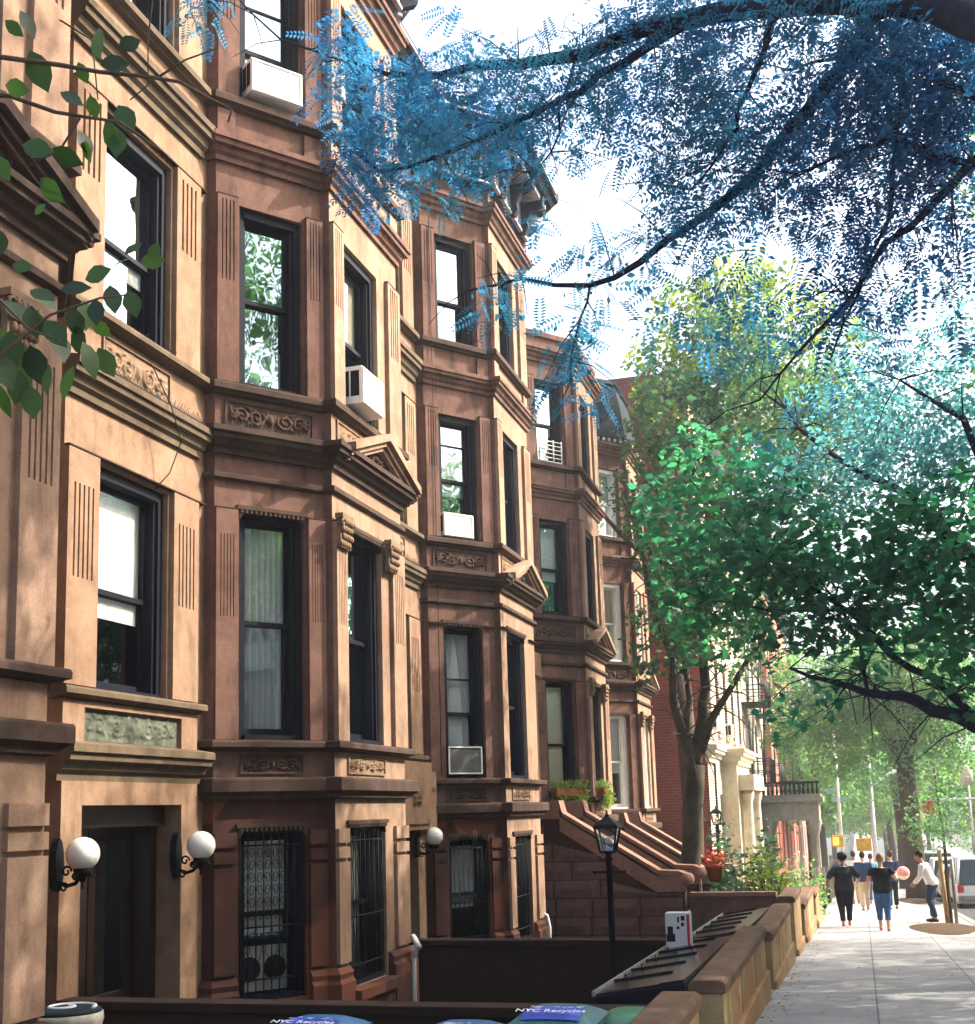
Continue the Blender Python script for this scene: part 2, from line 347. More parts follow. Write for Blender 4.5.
def mapleleaf():
    r = [(0, 0), (.12, -.3), (.3, -.22), (.38, -.5), (.55, -.22), (.72, -.25), (1, 0), (.72, .25), (.55, .22), (.38, .5), (.3, .22), (.12, .3)]
    v = [(x, y, -.15*abs(y)-.1*x*x) for x, y in r]; return v, [(0, 1, 2, 3, 4, 5, 6), (0, 6, 7, 8, 9, 10, 11)]
def ovalleaf(curl=.15):
    h = [(0, 0), (.2, .17), (.45, .26), (.7, .2), (1, 0)]; v = [(x, 0, -.14*x*x) for x, y in h]
    f = []
    o = len(v); v += [(x, y, .16*y-.14*x*x-curl*y*y) for x, y in h[1:4]]; o2 = len(v); v += [(x, -y, .16*y-.14*x*x-curl*y*y) for x, y in h[1:4]]
    f += [(0, 1, o), (1, 2, o+1, o), (2, 3, o+2, o+1), (3, 4, o+2), (0, o2, 1), (1, o2, o2+1, 2), (2, o2+1, o2+2, 3), (3, o2+2, 4)]; return v, f
def smallleaf(): return [(0, 0, 0), (.5, .3, .04), (1, 0, -.1), (.5, -.3, .04)], [(0, 1, 2, 3)]
def clump():
    v, f = [], []; r = random.Random(3)
    for i in range(6):
        a = r.uniform(0, 6.28); x, y, z = r.uniform(-.9, .9), r.uniform(-.9, .9), r.uniform(-.6, .6); o = len(v)
        d = Vector((math.cos(a), math.sin(a), r.uniform(-.6, .3))).normalized()*.62; e = d.cross(Vector((r.uniform(-.5, .5), r.uniform(-.5, .5), 1))).normalized()*.26; c = Vector((x, y, z))
        v += [tuple(c-d*.5), tuple(c+e), tuple(c+d*.6), tuple(c-e)]; f.append((o, o+1, o+2, o+3))
    return v, f
def blobpts(blobs, dens, gap=.0, fr=1.6, shell=0.):
    out = []
    for c, r in blobs:
        r = np.array(r if hasattr(r, '__len__') else (r, r, r), float); vol = 4.19*r.prod(); n = max(4, int(dens*vol))
        d = rng.normal(size=(n, 3)); d /= np.linalg.norm(d, axis=1)[:, None]; t = rng.uniform(shell, 1, n)**(1/3.)
        out.append(np.array(c)+d*t[:, None]*r)
    P = np.concatenate(out)
    if gap > 0:
        w = np.sin(P[:, 0]*fr*2.1+1.3*np.sin(P[:, 1]*fr*1.1))+np.sin(P[:, 1]*fr*1.9+1.7*np.sin(P[:, 2]*fr*1.3))+np.sin(P[:, 2]*fr*2.7+1.1*np.sin(P[:, 0]*fr*1.7))
        P = P[w > -3+gap*3+rng.normal(0, .25, len(P))]
    return P
def limb(mb, pts, r0, r1, n=7, wob=.0):
    P = [Vector(p) for p in pts]; Q = []
    for i in range(len(P)-1):
        for t in (0, .5): Q.append(P[i].lerp(P[i+1], t)+Vector((random.gauss(0, wob), random.gauss(0, wob), random.gauss(0, wob)))*(1 if (i or t) else 0))
    Q.append(P[-1]); k = len(Q); mb.tube(Q, [r0+(r1-r0)*i/(k-1) for i in range(k)], n); return Q
def twigs(mb, Q, n, L, r):
    ends = []
    for i in range(n):
        p = Vector(random.choice(Q)); d = Vector((random.gauss(0, 1), random.gauss(0, 1), random.gauss(-.2, .6))).normalized()
        q = p+d*L*random.uniform(.4, 1); m = p.lerp(q, .5)+Vector((0, 0, .08*L)); mb.tube([p, m, q], [r, r*.7, r*.35], 5); ends.append(q); ends.append(m)
    return ends

# ------------------------------------------------------------------ brownstones (geometry written at house 1, then moved per house)
XM, XF = -5.94, -5.0
Y0, Y1, Y2, Y3, YF, Y4 = 8.31, 10.57, 11.53, 13.55, 14.51, 14.51
O1 = (XM, Y0, -1.0)
fM = frame((XM, 0), (0, 1))                       # u = y
fA = frame((-5.83, Y1), (.73, .96))               # u 0..1.206
LA = math.hypot(.73, .96)
fF = frame((XF, 0), (0, 1))
fC = frame((-5.10, Y3), (-.73, .96))
BAY = [(XM, Y1), (-5.83, Y1), (-5.10, Y2), (XF, Y2), (XF, Y3), (-5.10, Y3), (-5.83, Y4), (XM, Y4)]
WALLP = [(XM, Y0-.2), (XM, Y1)]
CACHE = {}
def part(name, key, fn, mat, parent, origin=O1, bevel=0):
    kk = (name, key, mat)
    if kk not in CACHE:
        mb = MB(); fn(mb); CACHE[kk] = mb.mesh(name, mat, origin, bevel)
    return link(name, CACHE[kk], parent)
def cornice(z0, z1, P):                            # classical section, top weathered back
    h = z1-z0
    return [(-.04, z0), (.22*P, z0), (.24*P, z0+.2*h), (.45*P, z0+.3*h), (.55*P, z0+.5*h), (.82*P, z0+.55*h), (.85*P, z0+.72*h), (P, z0+.76*h), (P, z0+.97*h), (.9*P, z1), (-.04, z1+.04)]
def band(z0, z1, P): 
    h = z1-z0; return [(-.04, z0), (.5*P, z0+.02), (.55*P, z0+.25*h), (P, z0+.42*h), (P, z1-.02), (.93*P, z1), (-.04, z1+.015)]
WA = (.26, .98); WF = (11.83, 12.9); WC = (LA-.98, LA-.26); WM = (8.76, 9.9)
ZW = [(-.25, 1.38), (2.21, 4.5), (5.77, 7.71), (8.87, 10.62)]
ZM = [(-.9, 1.6), (2.53, 4.46), (5.77, 7.7), (8.86, 10.6)]
def sashes(mb, fr, u0, u1, z0, z1, split=.5, thick=.05, mid=0, d=.2, casing=.07):
    mb.fbox(fr, u0, u0+casing, -d-.06, -.06, z0, z1); mb.fbox(fr, u1-casing, u1, -d-.06, -.06, z0, z1)
    mb.fbox(fr, u0+casing, u1-casing, -d-.06, -.05, z1-casing*1.3, z1); mb.fbox(fr, u0+casing, u1-casing, -d-.06, -.02, z0, z0+.05)
    for k, s in enumerate((.035, .02)): mb.fbox(fr, u0+casing, u0+casing+s, -d-.05, -.09-.05*k, z0+.05, z1-casing*1.3); mb.fbox(fr, u1-casing-s, u1-casing, -d-.05, -.09-.05*k, z0+.05, z1-casing*1.3)
    a, b, c, e = u0+casing+.02, u1-casing-.02, z0+.05, z1-casing*1.3; zs = c+(e-c)*split
    for (lo, hi, o) in ((zs-.02, e, -d+.035), (c, zs+.025, -d-.005)):
        mb.fbox(fr, a, a+thick, o-.035, o, lo, hi); mb.fbox(fr, b-thick, b, o-.035, o, lo, hi)
        mb.fbox(fr, a+thick, b-thick, o-.035, o, lo, lo+thick*(1.5 if lo == c else .9)); mb.fbox(fr, a+thick, b-thick, o-.035, o, hi-thick, hi)
    if mid: zz = zs+(e-zs)*mid; mb.fbox(fr, a+thick, b-thick, -d+.0, -d+.03, zz, zz+.028)
    return a, b, c, e, zs
def curtain_geo(mb, fr, a, b, z0, z1, o, waves=7, amp=.03, gather=0.):
    n = 60; m = 8; vs = []
    for j in range(m+1):
        for i in range(n+1):
            t = i/n; q = j/m; side = 1 if t < .5 else -1; g = gather*math.sin(min(1, (1-q)*1.6)*1.57)
            tt = t+side*(0) if not gather else (t*(1-g) if t < .5 else 1-(1-t)*(1-g))
            vs.append(fr(a+(b-a)*tt, o+amp*math.sin(t*waves*6.28+.6*math.sin(t*9)), z0+(z1-z0)*q))
    fs = [(j*(n+1)+i, j*(n+1)+i+1, (j+1)*(n+1)+i+1, (j+1)*(n+1)+i) for j in range(m) for i in range(n) if not (gather and abs((i+.5)/n-.5) < .5/n)]
    mb.add(vs, fs, True)
def window(par, key, fr, u, z, mat='black_paint', inner='curtain', split=.5, mid=0, label=None, org=O1):
    u0, u1 = u; z0, z1 = z
    w = part('window', (key, u0, z0, split, mid, mat), lambda mb: sashes(mb, fr, u0, u1, z0, z1, split, mid=mid), mat, par, org)
    if label: w['label'] = label
    a, b, c, e = u0+.09, u1-.09, z0+.05, z1-.09; zs = c+(e-c)*split
    def g(mb):
        mb.quad(fr(a, -.183, zs), fr(b, -.183, zs), fr(b, -.183, e), fr(a, -.183, e)); mb.quad(fr(a, -.223, c), fr(b, -.223, c), fr(b, -.223, zs), fr(a, -.223, zs))
    part('pane', (key, u0, z0, split), g, 'glass_clear' if z0 < 5.7 and z0 > 0 and inner in ('shade', 'shade_white', 'full', 'drapes') else 'glass_mid' if (inner == 'curtain' and key == 'A') else 'glass', w, org)
    part('interior', (key, u0, z0), lambda mb: mb.add([fr(x, o, zz) for zz in (z0, z1) for x, o in ((u0, -.262), (u0, -.6), (u1, -.6), (u1, -.262))], [(0, 1, 5, 4), (1, 2, 6, 5), (2, 3, 7, 6), (0, 1, 2, 3), (4, 5, 6, 7)]), 'room_dark', w, org)
    if inner == 'curtain': part('curtain', (key, u0, z0), lambda mb: curtain_geo(mb, fr, a, b, z0+.06, z1-.1, -.29, 8, .045), 'curtain', w, org)
    if inner == 'drapes': part('curtain', (key, u0, z0, 'd'), lambda mb: curtain_geo(mb, fr, a, b, z0+.06, z1-.1, -.28, 9, .04, .45), 'curtain', w, org)
    if inner == 'low': part('curtain', (key, u0, z0, 'l'), lambda mb: curtain_geo(mb, fr, a, b, z0+.06, z0+.55, -.27, 6, .03, .5), 'shade_white', w, org)
    if inner in ('shade', 'shade_white'): part('roller_shade', (key, u0, z0), lambda mb: mb.fbox(fr, a, b, -.245, -.24, zs-.25*(zs-c), z1-.1), inner, w, org)
    if inner == 'full': part('roller_shade', (key, u0, z0, 'f'), lambda mb: mb.fbox(fr, a, b, -.245, -.24, z0+.06, z1-.1), 'shade', w, org)
    return w
def flutes(mb, fr, u0, u1, z0, z1, n=5, full=None):
    a, b = full or (u0, u1)
    w = (u1-u0)/(2*n+1)
    mb.fbox(fr, u0, u1, 0, .022, z0, z1)
    for i in range(n+1): mb.fbox(fr, u0+2*i*w-(.004 if i else 0), u0+(2*i+1)*w+(.004 if i < n else 0), .02, .05, z0, z1)
def pilaster(mb, fr, u0, u1, z0, z1, zf, top, n=5):     # plain shaft with a fluted upper part zf..top
    mb.fbox(fr, u0, u1, 0, .05, z0, zf); m = (u1-u0)*.1
    mb.fbox(fr, u0, u0+m, 0, .05, zf, top); mb.fbox(fr, u1-m, u1, 0, .05, zf, top); flutes(mb, fr, u0+m, u1-m, zf, top, n); mb.fbox(fr, u0, u1, 0, .05, top, z1)
def pediment(mb, fr, u0, u1, z0, z1, o0, o1):
    um = (u0+u1)/2; t = .075
    for a, b in (((u0, z0), (um, z1)), ((um, z1), (u1, z0))):
        for k, (dz, oo) in enumerate(((0, o1), (-.06, o1-.05), (-.11, o1-.09))):
            mb.hexa([fr(a[0], o0, a[1]+dz-.055), fr(a[0], oo, a[1]+dz-.055), fr(b[0], oo, b[1]+dz-.055), fr(b[0], o0, b[1]+dz-.055), fr(a[0], o0, a[1]+dz+(.03 if k == 0 else .0)), fr(a[0], oo, a[1]+dz+(.03 if k == 0 else 0)), fr(b[0], oo, b[1]+dz+(.03 if k == 0 else 0)), fr(b[0], o0, b[1]+dz+(.03 if k == 0 else 0))])
def head(mb, fr, u0, u1, z):                              # little carved head over a window, with cut corners
    mb.fbox(fr, u0-.03, u1+.03, -.02, .035, z-.01, z+.03)
    n = int((u1-u0)/.05)
    for i in range(n): uu = u0+(u1-u0)*(i+.2)/n; mb.fbox(fr, uu, uu+.028, .0, .03, z-.045, z-.008)
    for a, s in ((u0, 1), (u1, -1)): mb.add([fr(a, .01, z), fr(a+s*.09, .01, z), fr(a, .01, z-.11), fr(a, -.1, z), fr(a+s*.09, -.1, z), fr(a, -.1, z-.11)], [(0, 1, 2), (3, 5, 4), (0, 2, 5, 3), (2, 1, 4, 5), (0, 3, 4, 1)])
def spikes(mb, fr, u0, u1, o, z, h=.09):
    u = u0
    while u < u1:
        for s in (-1, 1): a = random.uniform(-.03, .03); mb.tube([fr(u, o, z), fr(u+a, o+s*.03, z+h*random.uniform(.7, 1))], .0022, 3, False)
        u += random.uniform(.03, .05)
def scroll_grille(mb, fr, u0, u1, z0, z1, o, pat):
    n = 8
    for i in range(n+1): u = u0+(u1-u0)*i/n; mb.tube([fr(u, o, z0), fr(u, o, z1)], .007, 5)
    for z in (z0, z0+.16, z0+(z1-z0)*.42, z1-.12, z1): mb.tube([fr(u0, o, z), fr(u1, o, z)], .009, 5)
    w = (u1-u0)/n
    if pat == 'scroll':
        rows = 6; za, zb = z0+(z1-z0)*.45, z1-.14
        for r_ in range(rows):
            zc = za+(zb-za)*(r_+.5)/rows
            for i in range(0, n, 1):
                uc = u0+w*(i+.5); s = 1 if (i+r_) % 2 else -1
                mb.tube([fr(uc+s*(w*.42)*(1-t*.75)*math.cos(t*8), o+.004, zc+(w*.75)*(1-t*.75)*math.sin(t*8)) for t in [q/13 for q in range(14)]], .0045, 4)
        for i in range(n//2):
            ua = u0+w*2*i
            for zz0, zz1 in ((z0+.2, z0+(z1-z0)*.42),): mb.tube([fr(ua, o, zz0), fr(ua+w, o, (zz0+zz1)/2+.1), fr(ua+w*2, o, zz0)], .0045, 4); mb.tube([fr(ua, o, zz1), fr(ua+w, o, (zz0+zz1)/2-.05), fr(ua+w*2, o, zz1)], .0045, 4)
    if pat == 'lattice':
        zc = z0+(z1-z0)*.47
        for i in range(n): a, b = u0+w*i, u0+w*(i+1); mb.tube([fr(a, o+.004, zc-.1), fr(b, o+.004, zc+.06)], .005, 4); mb.tube([fr(b, o+.004, zc-.1), fr(a, o+.004, zc+.06)], .005, 4)
    if pat == 'wavy':
        for i in range(n): u = u0+w*(i+.5); mb.tube([fr(u+.014*math.sin(q*1.3), o, z0+(z1-z0)*q/24) for q in range(25)], .006, 4)
def stains(v, r0): pass

def house(k, yk, opt):
    dy = yk-Y2; dz = -.26*(k-1)
    H = thing('brownstone_house', (XM, Y0+dy, -1.0+dz), opt['label'], 'house', 'brownstone row houses stepping down the street')
    W = opt.get('win', {}); stoop = opt.get('stoop'); rm = opt.get('roof', 'bracket'); topz = 11.5
    door = (8.58, 10.1, -.9, 1.6)
    mholes = [(WM[0], WM[1])+ZM[i] for i in (1, 2, 3)]
    if not stoop: mholes.append(door)
    else: mholes[0] = (8.62, 10.05, 1.55, 4.46)
    part('wall', ('m', bool(stoop)), lambda mb: [wallface(mb, fM, (Y0, Y1), (-1.6, topz), mholes, .26), mb.quad((XM, Y0, -1.6), (XM-.4, Y0, -1.6), (XM-.4, Y0, topz), (XM, Y0, topz)), mb.quad((XM-.35, Y0-.9, -1.6), (XM-.35, Y0, -1.6), (XM-.35, Y0, topz), (XM-.35, Y0-.9, topz))], 'stucco_tan', H)
    # bay, three bands of colour: garden level, parlor, upper floors
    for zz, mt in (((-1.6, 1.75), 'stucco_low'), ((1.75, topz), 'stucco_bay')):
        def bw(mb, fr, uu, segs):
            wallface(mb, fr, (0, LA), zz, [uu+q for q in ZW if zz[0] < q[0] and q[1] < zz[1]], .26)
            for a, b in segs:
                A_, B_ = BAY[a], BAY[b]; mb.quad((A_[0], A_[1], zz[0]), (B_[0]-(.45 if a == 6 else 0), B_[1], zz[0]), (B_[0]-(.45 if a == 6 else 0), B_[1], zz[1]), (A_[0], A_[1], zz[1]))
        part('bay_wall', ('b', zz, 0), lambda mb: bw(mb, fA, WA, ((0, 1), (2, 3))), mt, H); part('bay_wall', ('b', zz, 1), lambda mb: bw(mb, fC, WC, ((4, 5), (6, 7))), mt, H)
    part('bay_front', 'f', lambda mb: wallface(mb, fF, (Y2, Y3), (-1.6, topz), [WF+q for q in ZW], .26), 'stucco_front_lit', H)
    part('roof', 'r', lambda mb: mb.box(-16, XM-.3, Y0-.1, Y4+.1, topz-.4, topz-.05).add([(x, y, topz-.06) for x, y in [(XM-.31, Y1-.0)]+BAY[1:-1]+[(XM-.31, Y4)]], [tuple(range(8))]), 'roof_tar', H)
    part('rear_wall', 'rw', lambda mb: mb.box(-16, XM-.7, Y0-.1, Y4+.1, -1.6, topz-.4).box(XM-.7, XM-.27, Y1+.1, Y4+.1, -1.6, -1.3), 'room_dark', H)
    # mouldings that run round the bay, one part per course
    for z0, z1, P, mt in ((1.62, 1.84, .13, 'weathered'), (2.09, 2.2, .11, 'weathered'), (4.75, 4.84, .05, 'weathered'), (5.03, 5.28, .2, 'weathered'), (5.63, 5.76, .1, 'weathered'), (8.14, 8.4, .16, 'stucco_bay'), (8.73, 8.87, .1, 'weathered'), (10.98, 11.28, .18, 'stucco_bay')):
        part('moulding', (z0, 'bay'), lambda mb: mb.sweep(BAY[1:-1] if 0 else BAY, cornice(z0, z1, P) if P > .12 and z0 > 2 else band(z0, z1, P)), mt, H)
    pA = lambda u: fA(u, 0, 0)[:2]; pC = lambda u: fC(u, 0, 0)[:2]
    for bi_, bp in enumerate(([BAY[0], BAY[1], pA(.235)], [pA(1.005), BAY[2], BAY[3], (XF, 11.8)], [(XF, 12.93), BAY[4], BAY[5], pC(.2)], [pC(.97), BAY[6], BAY[7]])):
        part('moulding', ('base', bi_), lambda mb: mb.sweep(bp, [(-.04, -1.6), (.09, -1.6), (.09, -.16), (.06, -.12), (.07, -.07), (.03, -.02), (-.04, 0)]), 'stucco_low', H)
    part('sill', 'gF', lambda mb: mb.fbox(fF, 11.78, 12.95, -.2, .16, -.36, -.26).fbox(fF, 11.8, 12.93, 0, .08, -1.5, -.36), 'stucco_low', H)
    # carved panels and recessed panels between the courses
    for fr, u0, u1, z0, z1, sd in ((fA, .1, 1.1, 5.31, 5.6, 1), (fF, Y2+.12, Y3-.12, 5.31, 5.6, 2), (fA, .27, .95, 1.88, 2.07, 3), (fF, 11.85, 12.9, 1.88, 2.07, 4)):
        mt = 'relief_tan' if (fr is fF) else 'relief_dark'
        def rf(mb):
            relief(mb, fr, u0+.03, u1-.03, z0+.02, z1-.02, .006, .03, sd)
            for a, b, c, d in ((u0, u1, z1-.02, z1), (u0, u1, z0, z0+.02), (u0, u0+.025, z0+.02, z1-.02), (u1-.025, u1, z0+.02, z1-.02)): mb.fbox(fr, a, b, 0, .02, c, d)
        part('carved_panel', (z0, sd), rf, mt, H)
    for fr, u0, u1 in ((fA, .0, .2), (fA, 1.0, LA), (fF, Y2, Y2+.24), (fF, Y3-.24, Y3)):
        part('panel_block', (id(fr), u0), lambda mb: mb.fbox(fr, u0, u1, 0, .035, 8.44, 8.72), 'stucco_front_lit' if fr is fF else 'stucco_bay', H)
    # corner pilasters
    plain_par = opt.get('plain_parlor')
    for fr, (a, b), (c, d), nm in ((fA, (.0, .23), (1.01, LA), 0), (fF, (Y2, Y2+.28), (Y3-.4, Y3), 1), (fC, (0, .19), (.97, LA), 2)):
        mt = 'stucco_front_lit' if fr is fF else 'stucco_bay'
        for u0, u1 in ((a, b), (c, d)):
            if not plain_par: part('pilaster', (nm, u0, 0), lambda mb: pilaster(mb, fr, u0, u1, 2.21, 4.47, 3.4, 4.22, 5), mt, H)
            part('pilaster', (nm, u0, 1), lambda mb: pilaster(mb, fr, u0, u1, 5.78, 7.76, 6.85, 7.72, 4), mt, H)
            part('pilaster', (nm, u0, 2), lambda mb: pilaster(mb, fr, u0, u1, 8.89, 10.66, 9.75, 10.6, 4), mt, H)
            part('quoin', (nm, u0, 3), lambda mb: [mb.fbox(fr, u0, u1, 0, .04, q0, q1) for q0, q1 in ((0.02, 1.0), (1.04, 1.15), (1.19, 1.33))], 'stucco_low' if fr is not fF else 'stucco_front_lit', H)
            for z in (4.475, 7.765, 10.665): part('joint', (nm, u0, z), lambda mb: mb.fbox(fr, u0, u1, .0, .052, z, z+.012), 'groove', H)
    if not plain_par:
        for u0, u1 in ((Y2+.01, Y2+.28), (12.93, 13.2)):
            def caps(mb):
                mb.fbox(fF, u0-.03, u1+.03, .04, .13, 4.5, 4.55); mb.fbox(fF, u0, u1, .04, .09, 4.2, 4.5)
                for i in range(5):
                    for j in range(4):
                        uu = u0+(u1-u0)*(i+.5)/5; zz = 4.24+.075*j; mb.sphere(fF(uu+(.02 if j % 2 else -.02), .09+.012*j, zz), .026, 7, 5, (1, 1, 1.5))
                for s in (u0, u1): mb.tube([fF(s+.05*math.cos(t*7)*(1-t*.8), .12, 4.45+.05*math.sin(t*7)*(1-t*.8)) for t in [q/9 for q in range(10)]], .014, 5)
            part('capital', u0, caps, 'relief_tan', H)
    for fr, u in ((fA, WA), (fF, WF), (fC, WC)):
        for zi in (0, 1): part('window_head', (u[0], zi), lambda mb: head(mb, fr, u[0], u[1], ZW[zi][1]), 'weathered', H)
    if not opt.get('no_pediment'):
        part('pediment', 0, lambda mb: pediment(mb, fF, Y2+.1, Y3+.12, 5.3, 5.68, .03, .24), 'weathered' if k == 0 else 'stucco_front_lit', H)  # dark stone on the leftmost house puts its shade into the pediment
        def tym(mb):
            relief(mb, fF, 12.2, 13.0, 5.32, 5.5, .05, .05, 9); mb.add([fF(11.8, .05, 5.28), fF(13.4, .05, 5.28), fF(12.6, .05, 5.6)], [(0, 1, 2)])
        part('tympanum', 0, tym, 'relief_dark', H)
    # windows of the bay
    for zi in range(4):
        for nm, fr, u in (('A', fA, WA), ('F', fF, WF), ('C', fC, WC)):
            o = W.get(nm+str(zi), {}); window(H, nm, fr, u, ZW[zi], **o) if not o.get('skip') else None
    # flat wall bay beside the door: mouldings, pilasters, panels
    for z0, z1, P in ((1.79, 2.08, .2), (2.43, 2.53, .12), (4.94, 5.22, .17), (5.66, 5.76, .12), (8.1, 8.42, .18), (8.73, 8.86, .12)):
        if stoop and z0 < 2.5: continue
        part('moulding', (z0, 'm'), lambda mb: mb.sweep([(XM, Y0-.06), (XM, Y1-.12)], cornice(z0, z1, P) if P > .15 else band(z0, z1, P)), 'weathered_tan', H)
    for u0, u1 in ((8.31, 8.74), (9.93, 10.38)):
        for zz, nn in (((2.55, 4.48, 3.42, 4.2), 5), ((5.78, 7.74, 6.92, 7.66), 4), ((8.88, 10.66, 9.75, 10.6), 4)):
            if stoop and zz[0] < 3 : continue
            part('pilaster', ('m', u0, zz[0]), lambda mb: pilaster(mb, fM, u0, u1, *(zz[0], zz[1], zz[2], zz[3], nn)), 'stucco_tan', H)
    for z in (4.49, 7.75): part('joint', ('m', z), lambda mb: mb.fbox(fM, Y0+.003, Y1-.06, 0, .053, z, z+.012), 'groove', H)
    def rp(mb):
        relief(mb, fM, 8.85, 9.85, 5.3, 5.58, .006, .03, 5)
        for a, b, c, d in ((8.8, 9.9, 5.6, 5.62), (8.8, 9.9, 5.26, 5.28), (8.8, 8.82, 5.28, 5.6), (9.88, 9.9, 5.28, 5.6)): mb.fbox(fM, a, b, 0, .02, c, d)
    part('carved_panel', 'm', rp, 'relief_tan', H)
    if not stoop:
        part('worn_panel', 0, lambda mb: relief(mb, fM, 8.62, 10.08, 2.12, 2.37, .004, .02, 8), 'panel_green', H)
        part('panel_frame', 0, lambda mb: [mb.fbox(fM, a, b, 0, .045, c, d) for a, b, c, d in ((8.31, 8.6, 2.08, 2.43), (10.1, 10.38, 2.08, 2.43), (8.6, 10.1, 2.38, 2.43))], 'stucco_tan', H)
        part('door_surround', 0, lambda mb: [mb.fbox(fM, 8.31, 8.58, 0, .05, -1.3, 1.79), mb.fbox(fM, 10.1, 10.38, 0, .05, -1.3, 1.79), mb.fbox(fM, 8.58, 10.1, 0, .05, 1.6, 1.79)], 'stucco_tan', H)
        def dr(mb):
            mb.fbox(fM, 8.58, 10.1, -.6, -.55, -.9, 1.6); mb.fbox(fM, 8.58, 8.66, -.5, -.2, -.9, 1.42); mb.fbox(fM, 10.0, 10.1, -.5, -.2, -.9, 1.42); mb.fbox(fM, 8.58, 10.1, -.5, -.12, 1.42, 1.6)
            for a, b in ((8.66, 9.33), (9.33, 10.0)):
                mb.fbox(fM, a+.01, a+.11, -.45, -.39, -.9, 1.42); mb.fbox(fM, b-.11, b-.01, -.45, -.39, -.9, 1.42)
                for c, d in ((-.9, -.65), (-.1, .0), (1.3, 1.42)): mb.fbox(fM, a+.11, b-.11, -.45, -.39, c, d)
                mb.fbox(fM, a+.11, b-.11, -.44, -.42, -.65, -.1)
        D = part('door', 0, dr, 'dark_wood', H)
        part('pane', 'door', lambda mb: [mb.fbox(fM, a, b, -.435, -.43, 0, 1.3) for a, b in ((8.77, 9.22), (9.44, 9.89))], 'glass', D)
        if k == 1:
            part('notice', 'door', lambda mb: [mb.fbox(fM, 9.5, 9.66, -.47, -.467, .1, .34), mb.fbox(fM, 9.52, 9.58, -.47, -.467, .62, .72)], 'grey_plastic', D)
            def hd(mb):
                mb.fbox(fM, 8.69, 8.73, -.39, -.38, -.3, .05); mb.fbox(fM, 8.745, 8.765, -.39, -.35, -.22, .05)
                mb.tube([fM(8.76, -.35, -.2), fM(8.78, -.3, -.15), fM(8.78, -.29, -.03), fM(8.76, -.35, .02)], .012, 7); mb.sphere(fM(8.74, -.37, .42), .035, 12, 8, (.5, 1, 1)); mb.sphere(fM(8.76, -.34, -.28), .022)
                mb.tube([fM(8.72, -.37, z) for z in (-.25, 0)], .01)
            part('handle', 'door', hd, 'brass', D)
    else:
        def dr2(mb):
            mb.fbox(fM, 8.62, 10.05, -.4, -.36, 1.55, 4.46); mb.fbox(fM, 8.7, 9.3, -.36, -.33, 1.6, 3.8); mb.fbox(fM, 9.37, 9.97, -.36, -.33, 1.6, 3.8); mb.fbox(fM, 8.62, 10.05, -.36, -.25, 3.85, 3.95)
        part('door', 'st', dr2, 'dark_wood', H)
        def sur(mb):
            mb.fbox(fM, 8.32, 8.62, 0, .22, 1.55, 4.5); mb.fbox(fM, 10.05, 10.38, 0, .22, 1.55, 4.5); mb.fbox(fM, 8.25, 10.42, 0, .3, 4.5, 4.94)
        part('door_surround', 'st', sur, 'stucco_tan', H)
    for zi in (1, 2, 3):
        if zi == 1 and stoop: continue
        window(H, 'M', fM, WM, ZM[zi], **W.get('M'+str(zi), {}))
    # roofline
    fpath = [(XM, Y0-.1)]+BAY[:-1]+[(XM, Y4)]
    if rm == 'plain':
        part('frieze', 1, lambda mb: mb.sweep([(XM, Y0-.1)]+BAY, [(-.25, 11.28), (.02, 11.28), (.02, 11.5), (.07, 11.52), (.07, 11.62), (-.25, 11.66)]), 'stucco_bay', H)
    elif rm == 'bracket':
        part('frieze', 0, lambda mb: mb.sweep([(XM, Y0-.1)]+BAY, [(-.05, 11.28), (.02, 11.28), (.02, 11.6), (-.05, 11.6)]), 'stucco_bay', H)
        pth = [(XM, Y0-.1), (XM, Y1+.05), (-5.83, Y1+.05), (-5.1, Y2), (XF, Y2), (XF, Y3), (-5.1, Y3), (-5.83, Y4-.05), (XM, Y4-.05)]
        sp = [(XM, Y0-.1), (XM, Y1-.05), (XF, Y2-.02), (XF, Y3+.02), (XM, Y4)]
        part('roof_cornice', 0, lambda mb: mb.sweep(sp, [(-.3, 11.55), (.06, 11.55), (.1, 11.62), (.1, 12.15), (.55, 12.28), (.6, 12.36), (.66, 12.38), (.68, 12.52), (.6, 12.55), (-.3, 12.6)]), 'cornice_paint', H)
        def slats(mb):
            for a, b in zip(sp, sp[1:]):
                fr = frame(a, (b[0]-a[0], b[1]-a[1])); L = math.dist(a, b); n = int(L/.11)
                for i in range(n): u = L*(i+.3)/n; mb.fbox(fr, u, u+.045, .1, .135, 11.66, 12.12); mb.fbox(fr, u, u+.05, .12, .5, 12.13+.0, 12.2)
                mb.fbox(fr, 0, L, .56, .7, 12.4, 12.44); mb.fbox(fr, 0, L, .1, .16, 11.6, 11.64)
        part('dentils', 0, slats, 'cornice_light', H)
        bi = 0
        for a, b in zip(sp, sp[1:]):
            fr = frame(a, (b[0]-a[0], b[1]-a[1])); L = math.dist(a, b); n = max(2, round(L/.62))
            for i in range(n):
                u = L*(i+.5)/n-.06; bi += 1
                def bk(mb):
                    pr = [(.1, 11.6), (.2, 11.58), (.26, 11.68), (.24, 11.8), (.32, 11.95), (.52, 12.05), (.55, 12.2), (.1, 12.2)]
                    vs = [fr(u, o, z) for o, z in pr]+[fr(u+.12, o, z) for o, z in pr]; n_ = len(pr)
                    mb.add(vs, [tuple(range(n_)), tuple(range(n_, 2*n_))[::-1]]+[((j+1) % n_, j, n_+j, n_+(j+1) % n_) for j in range(n_)])
                part('bracket', ('k', bi), bk, 'cornice_paint', H)
    else:
